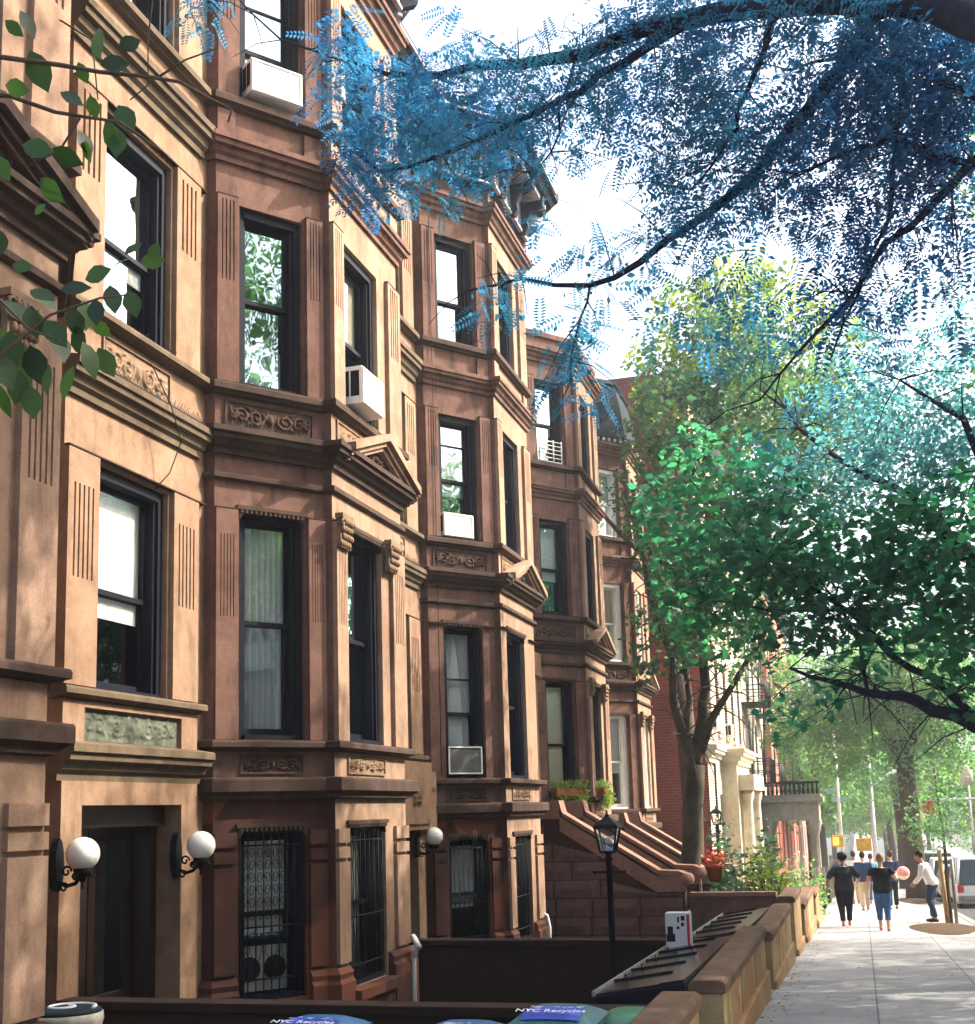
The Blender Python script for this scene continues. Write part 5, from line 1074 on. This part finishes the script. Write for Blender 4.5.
c = at(760, 885, 22.6); shrub(c.x, 22.6, -1.2, .55, 1.0, 'leaf_small', 'broad green shrub filling the bed in the middle of the brown cross wall', 700, .1)
c = at(800, 862, 33); shrub(c.x, 33, -2.0, .7, 1.9, 'leaf_far', 'hazy shrub in the yard below the portico', 800, .12)
Bl = solid('blossom', MB(), 'white_paint', '', '') if 0 else None
c = at(714, 862, 22.9); FP = thing('flower_pot', (c.x, 22.9, c.z-.35), 'pot of red flowers beside the stoop newel, under the far lantern post', 'flower pot')
link('pot', MB().lathe((0, 0, 0), [(.1, 0), (.15, .25), (.17, .26), (.17, .3)], 14).mesh('pot', 'terracotta'), FP)
v_, f_ = smallleaf(); link('flowers', cloud_mesh('flowers', blobpts([((0, 0, .42), (.22, .22, .16))], 7000), v_, f_, 'flower_red', .06), FP)
# window boxes of the stoop house
def wbox(p, fr, u0, u1, z, label, k=3):
    q = fr((u0+u1)/2, .1, 0); X = thing('window_box', (q[0], q[1]+12.52, z), label, 'window box'); rz = 0
    org = (q[0], q[1], 0); zz = 0
    link('box', MB().fbox(fr, u0, u1, .02, .2, 0, .16).mesh('box', 'terracotta', org), X)
    a = np.array([fr(u, .12, 0) for u in np.linspace(u0, u1, 9)]); 
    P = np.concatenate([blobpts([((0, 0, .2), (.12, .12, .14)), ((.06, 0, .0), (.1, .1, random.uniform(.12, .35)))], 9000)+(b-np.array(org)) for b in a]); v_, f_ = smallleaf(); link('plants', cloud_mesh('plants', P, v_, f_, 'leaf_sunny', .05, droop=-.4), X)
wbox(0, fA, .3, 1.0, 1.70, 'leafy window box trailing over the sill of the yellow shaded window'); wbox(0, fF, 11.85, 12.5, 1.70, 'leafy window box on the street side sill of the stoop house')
# 5. broad leaved branch close to the lens at the upper left; its trunk stands left of the camera
T = thing('broadleaf_tree', (-2.9, 1.6, -.2), 'broad leaved tree whose big leaves hang across the top left corner', 'tree'); mb = MB()
limb(mb, [(-2.9, 1.6, -.8), (-2.85, 1.7, 1.5), (-2.8, 1.9, 3.0)], .12, .08, 10)
stems = [([(-60, 50, 2.7), (0, 57, 2.8), (60, 65, 2.85), (100, 72, 2.9), (150, 77, 2.9), (180, 82, 2.9), (205, 96, 2.9), (232, 110, 2.9), (228, 122, 2.9)], .009, .003), ([(160, 76, 2.9), (185, 60, 2.9), (218, 48, 2.9)], .004, .002), ([(-60, 90, 2.7), (10, 96, 2.8), (55, 112, 2.8), (85, 117, 2.8), (120, 122, 2.8), (160, 150, 2.8)], .008, .003), ([(150, 75, 2.9), (148, 85, 2.9), (130, 100, 2.9)], .003, .002), ([(155, -20, 2.9), (148, 40, 2.9), (148, 75, 2.9)], .003, .002),
    ([(-60, 420, 2.6), (0, 355, 2.7), (50, 315, 2.75), (100, 298, 2.8), (125, 295, 2.8)], .006, .002), ([(-50, 260, 2.6), (0, 300, 2.6), (30, 330, 2.6), (60, 340, 2.6)], .006, .002), ([(80, 118, 2.8), (60, 150, 2.8), (30, 165, 2.8)], .004, .002), ([(60, 20, 2.9), (92, 40, 2.9), (98, 100, 2.9)], .003, .002)]
for L_, a, b in stems: limb(mb, P3(L_), a, b, 6, .0)
limb(mb, [(-2.8, 1.9, 3.0), at(-60, 90, 2.7)], .05, .01, 8); limb(mb, [(-2.8, 1.9, 3.0), at(-60, 50, 2.7)], .05, .01, 8); limb(mb, [(-2.85, 1.7, 1.5), at(-60, 420, 2.6)], .03, .007, 8); limb(mb, [(-2.85, 1.7, 1.5), at(-50, 260, 2.6)], .03, .007, 8)
wood(T, mb, 'bark')
LV = [(random.uniform(-10, 105), random.uniform(285, 405), random.uniform(30, 52), random.uniform(40, 110)) for _ in range(9)]+[(30, 50, 56, 70), (60, 92, 34, 25), (98, 28, 48, 88), (78, 62, 29.5, 70), (100, 65, 40, -15), (118, 48, 34, -30), (90, 95, 30, 80), (22, 145, 46, 15), (52, 148, 42, 30), (78, 130, 38, 60), (105, 120, 50, 70), (118, 105, 46, 60), (40, 178, 44, 50), (-6, 155, 40, 60), (5, 85, 38, 20), (120, 130, 40, 95), (85, 140, 30, 85),
    (0, 230, 30, 90), (30, 290, 40, 20), (85, 280, 40, -20), (110, 285, 40, 75), (128, 290, 38, 70), (84, 300, 42, 80), (60, 290, 42, -10), (30, 305, 46, 70), (5, 300, 50, 40), (10, 330, 52, 85), (30, 345, 54, 75), (55, 330, 50, 65), (75, 325, 46, 75), (-8, 350, 56, 60), (20, 370, 46, 95), (0, 385, 46, 80), (50, 365, 40, 100), (92, 320, 29.5, 45), (110, 268, 30, -30), (140, 262, 34, -5), (125, 255, 30, -50), (35, 215, 20, -50), (20, 10, 40, 60), (5, 20, 29.5, 40), (150, 260, 26, -60), (12, 265, 30, 10), (45, 320, 44, 50), (-5, 325, 44, 70)]
v_, f_ = ovalleaf(.3); V, Fc = [], []
for x, y, l, a in LV:
    c = at(x, y, 2.8+random.uniform(-.12, .12)); s = l/CF*2.95*.9; a = R(a); X_ = (cr_*math.cos(a)-cu_*math.sin(a)+cf_*random.uniform(-.35, .35)).normalized(); tilt = random.uniform(-.9, .9)
    Z_ = (-cf_+cu_*.3).normalized(); Y_ = Z_.cross(X_).normalized(); Z_ = X_.cross(Y_); Y2_ = Y_*math.cos(tilt)+Z_*math.sin(tilt); Z2_ = X_.cross(Y2_)
    o_ = len(V); V += [tuple(c+X_*(p[0]*s)+Y2_*(p[1]*s*1.25)+Z2_*(p[2]*s)) for p in v_]; Fc += [tuple(o_+i for i in f) for f in f_]
mb = MB().add(V, Fc, True); link('leaves', mb.mesh('leaves', 'leaf_near', T.location), T)

v_, f_ = smallleaf(); P = np.stack([rng.uniform(-1.1, 2.4, 500), rng.uniform(9, 45, 500), np.zeros(500)], 1); P[:, 2] = [gz(y)+.012 for y in P[:, 1]]
P2 = np.stack([rng.uniform(-1.08, -.75, 260), rng.uniform(9, 30, 260), np.zeros(260)], 1); P2[:, 2] = [gz(y)+.015 for y in P2[:, 1]]
me = cloud_mesh('fallen_leaves', np.concatenate([P, P2]), [(0, 0, 0), (.5, .3, .0), (1, 0, 0), (.5, -.3, 0)], [(0, 1, 2, 3)], 'soil', .045); me.transform(Matrix.Identity(4))
co = np.empty(len(me.vertices)*3); me.vertices.foreach_get('co', co); co = co.reshape(-1, 3); co[:, 2] = -G*co[:, 1]+.006+.01*rng.random(len(co)); me.vertices.foreach_set('co', co.ravel()); me.update()
tag(link('fallen_leaves', me), kind='stuff')

# ------------------------------------------------------------------ people
def remesh(mb, name, mat, vox):
    me = bpy.data.meshes.new(name); me.from_pydata(mb.v, [], mb.f); o = bpy.data.objects.new('t', me); COL.objects.link(o)
    m_ = o.modifiers.new('r', 'REMESH'); m_.mode = 'VOXEL'; m_.voxel_size = vox; s_ = o.modifiers.new('s', 'SMOOTH'); s_.iterations = 3; s_.factor = .5
    dg = bpy.context.evaluated_depsgraph_get(); dg.update(); r = bpy.data.meshes.new_from_object(o.evaluated_get(dg)); bpy.data.objects.remove(o)
    r.name = name; r.materials.clear(); r.materials.append(MATS[mat]); r.polygons.foreach_set('use_smooth', [True]*len(r.polygons)); return r
def person(x, y, h, head, label, skin, hair, top, bottom, shoes, stride=.3, wide=1., bend=0., armL=None, armR=None, sleeve=.45, leg=.96, hairkind='short', z=None, vox=.012):
    """built facing +y at height 1.74, then scaled; legs swing by stride"""
    Z = z if z is not None else gz(y)+.004; Pn = thing('person', (x, y, Z), label, 'person', None, head); s = h/1.74
    w = wide; cb, sb = math.cos(bend), math.sin(bend); hip = Vector((0, 0, .93))
    def up(p): p = Vector(p)-hip; return hip+Vector((p.x, p.y*cb+p.z*sb, -p.y*sb+p.z*cb))
    TOR = [((0, 0, .86), (.15*w, .11*w)), ((0, -.01, .95), (.17*w, .125*w)), ((0, 0, 1.06), (.15*w, .11*w)), ((0, .0, 1.15), (.145*w, .105*w)), ((0, .005, 1.28), (.165*w, .115*w)), ((0, 0, 1.38), (.165*min(w, 1.15), .1)), ((0, -.005, 1.44), (.12, .085))]
    def torso(mb, e, lo=0, hi=7): mb.tube([up(p) for p, r in TOR[lo:hi]], [(r[0]+e, r[1]+e) for p, r in TOR[lo:hi]], 20)
    sgn = {-1: -1, 1: 1}; legs = {}; arms = {}
    for q in (-1, 1):
        st = stride*q; kf = .06 if q > 0 else .03
        hp = Vector((.085*w*q, 0, .9)); an = Vector((.08*q, st*.5, .09)); kn = hp.lerp(an, .5)+Vector((0, .05+(.05 if st < 0 else 0), .02)); legs[q] = (hp, kn, an)
        sh = up((.185*min(w, 1.15)*q, 0, 1.385)); a = (armL if q < 0 else armR) or (-st*.45, .0)
        if len(a) == 2: el = sh+Vector((.06*q*w, a[0]*.35-.02, -.28)); wr = el+Vector((-.01*q, a[0]*.5+.07+a[1], -.24+abs(a[1])*.6))
        else: el, wr = sh+Vector(a[0:3]), sh+Vector(a[3:6])
        arms[q] = (sh, el, wr)
    b = MB(); torso(b, 0); b.tube([up((0, -.005, 1.42)), up((0, .0, 1.5)), up((0, .01, 1.57))], [.06, .052, .055], 12)
    b.sphere(up((0, .015, 1.635)), .1, 20, 14, (.78, .95, 1.2)); b.sphere(up((0, .05, 1.57)), .05, 12, 8, (1, .8, .8)); b.tube([up((0, .1, 1.655)), up((0, .128, 1.62)), up((0, .105, 1.608))], [.012, .018, .014], 8)
    for q in (-1, 1): b.sphere(up((.08*q, .0, 1.635)), .026, 8, 6, (.5, .8, 1.2)); b.sphere(up((.03*q, .098, 1.655)), .014, 8, 6)
    b.tube([up((-.022, .098, 1.585)), up((.022, .098, 1.585))], .011, 6)
    for q in (-1, 1):
        hp, kn, an = legs[q]; b.tube([hp, hp.lerp(kn, .5), kn, kn.lerp(an, .35)+Vector((0, -.015, 0)), an], [.09*w, .075*w, .056*min(w, 1.2), .056, .036], 14)
        b.tube([an+Vector((0, -.05, -.045)), an+Vector((0, .03, -.05)), an+Vector((0, .16, -.068))], [.034, .036, .028], 10); b.tube([an, an+Vector((0, 0, -.05))], .036, 10)
        sh, el, wr = arms[q]; b.tube([up((.1*q, 0, 1.38)), sh, sh.lerp(el, .5), el, el.lerp(wr, .4), wr], [.055, .056, .047*min(w, 1.3), .038, .038, .025], 12)
        d = (wr-el).normalized(); sd_ = Vector((0, 1, 0)) if abs(d.y) < .8 else Vector((0, 0, 1)); sd_ = (sd_-d*sd_.dot(d)).normalized(); nr = d.cross(sd_)
        b.tube([wr, wr+d*.045, wr+d*.09], [(.024, .024), (.036, .02), (.036, .016)], 10)
        for i, l in enumerate((.06, .072, .067, .05)):
            r0 = wr+d*.08+sd_*(.027-.018*i); b.tube([r0, r0+d*l*.6, r0+d*l*.95-nr*q*.018], [.0105, .0095, .008], 6)
        b.tube([wr+d*.02+sd_*.02, wr+d*.05+sd_*.046, wr+d*.085+sd_*.052], [.013, .012, .009], 6)
    M_ = Matrix.Diagonal((s, s, s, 1))
    def put(n, mb, mat, v=vox): me = remesh(mb, n, mat, v); me.transform(M_); return link(n, me, Pn)
    put('body', b, skin, .0085)
    t = MB(); torso(t, .024)
    for q in (-1, 1):
        sh, el, wr = arms[q]; pts = [up((.1*q, 0, 1.385)), sh, sh.lerp(el, .5)]; rr = [.068, .07, .064*min(w, 1.3)]
        if sleeve > .5: pts += [el]; rr += [.058]
        if sleeve > .8: pts += [wr]; rr += [.042]
        t.tube(pts, rr, 12)
    put('shirt', t, top)
    t = MB(); t.tube([Vector((0, 0, .83)), Vector((0, -.005, .93)), up((0, 0, 1.0))], [(.165*w, .125*w), (.182*w, .14*w), (.165*w, .125*w)], 20)
    for q in (-1, 1):
        hp, kn, an = legs[q]; pts = [hp, hp.lerp(kn, .5), kn]; rr = [.1*w, .088*w, .075*min(w, 1.25)]
        if leg > .5: e = kn.lerp(an, min(1, (leg-.5)*2)); pts += [kn.lerp(e, .5)+Vector((0, -.012, 0)), e]; rr += [.07, .066 if leg > .8 else .075]
        t.tube(pts, rr, 14)
    put('trousers', t, bottom)
    t = MB()
    for q in (-1, 1): an = legs[q][2]; t.tube([an+Vector((0, -.06, -.05)), an+Vector((0, .03, -.052)), an+Vector((0, .17, -.066))], [.04, .043, .034], 10)
    put('shoes', t, shoes)
    t = MB()
    if hairkind == 'puff': t.sphere(up((0, -.035, 1.69)), .125, 18, 12, (1, 1, .95)); t.sphere(up((-.05, -.06, 1.72)), .08)
    elif hairkind == 'cap': t.sphere(up((0, .0, 1.69)), .1, 18, 12, (.95, 1.08, .7)); t.tube([up((0, .08, 1.68)), up((0, .15, 1.67))], [(.06, .012), (.045, .008)], 10)
    else: t.sphere(up((0, -.015, 1.665)), .1, 18, 12, (.88, 1., 1.12))
    put('hair' if hairkind != 'cap' else 'cap', t, hair)
    return Pn
person(-.45, 30.6, 1.64, R(4), 'woman in black top and trousers with puffed black hair, walking away', 'skin_brown', 'hair_black', 'cloth_charcoal', 'cloth_black', 'sandal', .16, 1.32, armL=(-.16, -.02, -.24, -.2, .06, -.5), armR=(.16, -.02, -.22, .14, .18, -.32), sleeve=.7, hairkind='puff')
person(.36, 28.3, 1.60, R(2), 'woman with short sandy hair, black t-shirt and cropped blue jeans walking away in sandals', 'skin_light', 'hair_sandy', 'cloth_black', 'denim', 'sandal', -.22, 1.12, armR=(.13, -.03, -.22, .14, .2, -.12), armL=(-.1, .02, -.26, -.1, .14, -.42), leg=.82)
person(.0, 40.6, 1.74, R(3), 'man in dark shirt and pale khaki trousers walking between the two women', 'skin_light', 'hair_black', 'cloth_navy', 'khaki', 'shoe_tan', .3, 1.1, sleeve=.9)
person(.83, 41.0, 1.76, R(-6), 'man in navy vest and dark trousers, beside the pink ball', 'skin_light', 'hair_brown', 'cloth_navy', 'cloth_black', 'shoe_dark', .3, 1., armR=(.1, .02, -.24, .2, .2, -.3))
person(1.58, 32.5, 1.72, R(75), 'man in white shirt and dark jeans bending forward beside the wooden stake', 'skin_brown', 'hair_black', 'cloth_white', 'denim_dark', 'shoe_dark', .1, 1.05, bend=.38, armL=(-.02, .06, -.26, .02, .22, -.42), armR=(.02, .1, -.24, .0, .25, -.44), sleeve=.9)
person(-.75, 44.5, 1.7, R(5), 'person in blue shirt mostly hidden behind the puffed black hair', 'skin_brown', 'hair_black', 'denim', 'denim_dark', 'shoe_dark', .2)
person(-.3, 46.5, 1.82, R(0), 'person in white and pink shirt walking ahead of the two women', 'skin_brown', 'hair_brown', 'cloth_white', 'khaki', 'shoe_tan', .25)
person(.28, 47, 1.72, R(0), 'person in pale aqua shirt farthest ahead in the walking group', 'skin_light', 'hair_brown', 'cloth_aqua', 'denim', 'shoe_tan', .25)
BL = thing('beach_ball', (at(903, 873, 40.4).x, 40.4, at(903, 873, 40.4).z), 'pink and yellow ball carried beside the man in the navy vest', 'ball')
link('ball', MB().sphere((0, 0, 0), .2, 20, 14).mesh('ball', 'cloth_pink'), BL); link('stripe', MB().lathe((0, 0, 0), [(.2005*math.cos(a), .2005*math.sin(a)) for a in (-1.4, -1.2, -1., -.8, -.6, -.4)], 20).mesh('stripe', 'shade'), BL)

# ------------------------------------------------------------------ cars, poles, signals
def car(x, y, kind, mat, label, rz=0, group='cars parked along the kerb'):
    L, W_, H_ = dict(suv=(4.7, 1.86, 1.72), sedan=(4.5, 1.78, 1.42), van=(5.2, 1.95, 2.1))[kind]; zb = gz(y)-.13
    Cc = thing('parked_car', (x, y, zb), label, 'car', group, rz)
    bl = .55 if kind != 'van' else .3; hb = .92 if kind != 'van' else 1.1
    low = [(-L/2, .35), (-L/2+.02, .8), (-L/2+.1, hb), (L/2-1.15, hb), (L/2-.25, hb-.14), (L/2-.03, .7), (L/2, .35), (L/2-.1, .25), (-L/2+.1, .25)]
    m = MB(); ws = [(-W_/2, .0), (-W_/2+.06, 0), (W_/2-.06, 0), (W_/2, 0)]
    def sec(x_, ins): return [(x_, a+(ins if a < 0 else -ins), z+(.03 if z > .6 else 0)*(-1 if ins == 0 else 0)) for a, z in low]
    rings = [sec(-W_/2, .04), sec(-W_/2+.05, 0), sec(W_/2-.05, 0), sec(W_/2, .04)]; n = len(low)
    m.add([p for r in rings for p in r], [(k*n+i, k*n+(i+1) % n, (k+1)*n+(i+1) % n, (k+1)*n+i) for k in range(3) for i in range(n)]+[tuple(range(n)), tuple(range(3*n, 4*n))[::-1]])
    link('body', m.mesh('body', mat, (0, 0, 0), .025), Cc)
    ra, rb = (-L/2+(.12 if kind != 'sedan' else .75), L/2-(1.45 if kind != 'van' else .9)); rt = H_-.04; ins = .17
    base = [(-W_/2+.05, ra-.1, hb-.01), (W_/2-.05, ra-.1, hb-.01), (W_/2-.05, rb+.35, hb-.01), (-W_/2+.05, rb+.35, hb-.01)]; tp = [(-W_/2+ins, ra+.28, rt), (W_/2-ins, ra+.28, rt), (W_/2-ins, rb-.35, rt), (-W_/2+ins, rb-.35, rt)]
    link('windows', MB().hexa(base+tp).mesh('windows', 'car_dark', (0, 0, 0)), Cc)
    m = MB().hexa([(a, b, rt-.01) for a, b, c in tp]+[(a*.95, b, H_) for a, b, c in tp])
    for i in range(4): m.tube([base[i], tp[i]], .045, 6)
    for q in (-1, 1):
        for t in (.36, .66): yb = ra-.1+(rb-ra+.45)*t; yt = ra+.28+(rb-ra-.63)*t; m.tube([(q*(W_/2-.05), yb, hb), (q*(W_/2-ins), yt, rt)], .035, 6)
    link('roof', m.mesh('roof', mat, (0, 0, 0)), Cc)
    for q in (-1, 1):
        for yy in (-L/2+.85, L/2-.9):
            w1 = link('wheel', MB().tube([(q*(W_/2-.2), yy, .33), (q*(W_/2+.005), yy, .33)], .33, 20).mesh('wheel', 'rubber', (0, 0, 0)), Cc); link('rim', MB().tube([(q*(W_/2-.1), yy, .33), (q*(W_/2+.012), yy, .33)], .2, 14).mesh('rim', 'chrome', (0, 0, 0)), w1)
        link('tail_light', MB().box(*sorted((q*(W_/2-.03), q*(W_/2-.22))), -L/2-.01, -L/2+.06, hb-.3, hb-.06).mesh('tail_light', 'print_red', (0, 0, 0)), Cc)
        link('headlight', MB().box(*sorted((q*(W_/2-.03), q*(W_/2-.3))), L/2-.12, L/2-.0, .62, .74).mesh('headlight', 'glass_globe', (0, 0, 0)), Cc)
    link('bumper', MB().box(-W_/2+.03, W_/2-.03, -L/2-.05, -L/2+.1, .35, .52).mesh('bumper', 'grey_plastic', (0, 0, 0), .02), Cc); link('number_plate', MB().box(-.2, .2, -L/2-.06, -L/2-.045, .58, .7).mesh('number_plate', 'label_white', (0, 0, 0)), Cc)
plain('car_dark', (.03, .045, .055), .08, var=.1)
for a in ((3.9, 47.5, 'suv', 'car_white', 'white parked car with roof rails nearest at the right edge'), (3.8, 54.5, 'sedan', 'car_silver', 'silver sedan parked just ahead of the nearest white car'), (3.8, 61, 'suv', 'car_white', 'second white car in the parked row'), (3.8, 68, 'sedan', 'car_blue', 'blue sedan parked in the middle of the row'), (3.85, 75, 'van', 'car_white', 'white van parked behind the stout tree trunk'), (10.9, 56, 'suv', 'car_white', 'white car on the far kerb'), (10.9, 64, 'sedan', 'car_silver', 'silver car on the far kerb'), (10.9, 73, 'van', 'car_white', 'white van on the far kerb')): car(*a)
def pole(px_, y, ztop, r, label, mat='pole_white'):
    c = at(px_, 860, y); T = thing('street_pole', (c.x, y, gz(y)), label, 'pole'); link('pole', MB().tube([(0, 0, 0), (0, 0, ztop-gz(y))], [r, r*.7], 10).mesh('pole', mat), T); return T, c.x
p, x_ = pole(843, 60, 5.2, .08, 'slim pale street sign pole with two green street signs and a walk signal')
for z, w, s in ((1.95, .75, -1), (1.55, .75, 1)): link('street_sign', MB().box(-w*.7 if s < 0 else -.3, w*.1 if s < 0 else .5, -.02, .02, z+2.76-.12, z+2.76+.12).mesh('street_sign', 'sign_green'), p)
WS = (at(840, 847, 60).z-gz(60), at(840, 835, 60).z-gz(60)); SG = link('walk_signal', MB().box(-.42, .1, -.15, .12, *WS).mesh('walk_signal', 'signal_yellow' if 'signal_yellow' in MATS else 'stake_wood', (0, 0, 0), .03), p)
m, nt_, b_ = nodes('signal_glow'); b_.inputs['Base Color'].default_value = (.9, .2, .03, 1); b_.inputs['Emission Color'].default_value = (1, .22, .03, 1); b_.inputs['Emission Strength'].default_value = 1.5
plain('signal_yellow', (.7, .42, .04), .5); SG.data.materials[0] = MATS['signal_yellow']
link('signal_face', MB().box(-.38, -.12, -.165, -.152, WS[0]+.1, WS[1]-.1).mesh('signal_face', 'signal_glow'), SG)
p, x_ = pole(876, 66, 4.0, .13, 'thick white pole with a flat cross arm behind the walkers')
link('cross_arm', MB().box(-.8, .35, -.1, .1, 7.0, 7.2).mesh('cross_arm', 'pole_white'), p); link('signal_box', MB().box(-.9, -.15, -.2, .2, at(872, 851, 66).z-gz(66), at(872, 838, 66).z-gz(66)).mesh('signal_box', 'signal_yellow', (0, 0, 0), .04), p); link('brace', MB().tube([(0, 0, 5.2), (1.5, 0, 6.1)], .08).mesh('brace', 'pole_white'), p)
p, x_ = pole(1010, 58, 4.5, .1, 'traffic signal mast at the right with an arm over the road')
link('arm', MB().tube([(0, 0, at(928, 800, 58).z-gz(58)), (at(922, 800, 58).x-x_, 0, at(928, 800, 58).z-gz(58))], .05).mesh('arm', 'pole_white'), p); link('red_signal', MB().box(at(922, 800, 58).x-x_, at(934, 800, 58).x-x_, -.2, .2, at(928, 813, 58).z-gz(58), at(928, 801, 58).z-gz(58)).mesh('red_signal', 'print_red', (0, 0, 0), .04), p)
p, x_ = pole(975, 70, 3.6, .07, 'lamp standard with a yellow lantern at the right edge'); link('lantern', MB().lathe((-.2, 0, 0), [(.15, 5.3), (.45, 5.5), (.5, 6.2), (.3, 6.6), (.05, 6.7)], 12).mesh('lantern', 'shade'), p)
HAZE = .0012
#LIGHT
# ------------------------------------------------------------------ summer haze between the trees
m = bpy.data.materials.new('haze'); m.use_nodes = True; nt = m.node_tree; nt.nodes.remove(nt.nodes['Principled BSDF'])
pv = nt.nodes.new('ShaderNodeVolumePrincipled'); pv.inputs['Color'].default_value = (.86, .93, 1, 1); pv.inputs['Density'].default_value = HAZE; pv.inputs['Anisotropy'].default_value = .4
nt.links.new(pv.outputs[0], nt.nodes['Material Output'].inputs['Volume']); MATS['haze'] = m
tag(link('haze', MB().box(-255, 255, -105, 705, -9.6, 19).mesh('haze', 'haze')), kind='stuff')
# ------------------------------------------------------------------ light
SUN_AZ, SUN_EL = R(62), R(40)                    # azimuth from the street direction towards the right
sd = Vector((math.sin(SUN_AZ)*math.cos(SUN_EL), math.cos(SUN_AZ)*math.cos(SUN_EL), math.sin(SUN_EL)))
sl = bpy.data.lights.new('sun', 'SUN'); sl.energy = 2.5; sl.angle = R(.6); sl.color = (1, .93, .8)
so = bpy.data.objects.new('sun', sl); COL.objects.link(so); so.rotation_euler = sd.to_track_quat('Z', 'Y').to_euler(); so.location = sd*60
w = bpy.data.worlds.new('World'); S.world = w; w.use_nodes = True; nt = w.node_tree
sky = nt.nodes.new('ShaderNodeTexSky'); sky.sky_type = 'NISHITA'; sky.sun_disc = False; sky.sun_elevation = SUN_EL; sky.sun_rotation = SUN_AZ
sky.dust_density = 8; sky.air_density = 1.0; sky.ozone_density = 1.0
nt.links.new(sky.outputs[0], nt.nodes['Background'].inputs[0]); nt.nodes['Background'].inputs[1].default_value = .15
S.view_settings.view_transform = 'Standard'; S.view_settings.look = 'None'; S.view_settings.exposure = 1.97; S.view_settings.gamma = 1
S.cycles.max_bounces = 7; S.cycles.transparent_max_bounces = 12; S.cycles.diffuse_bounces = 4; S.cycles.glossy_bounces = 3
S.cycles.use_adaptive_sampling = True
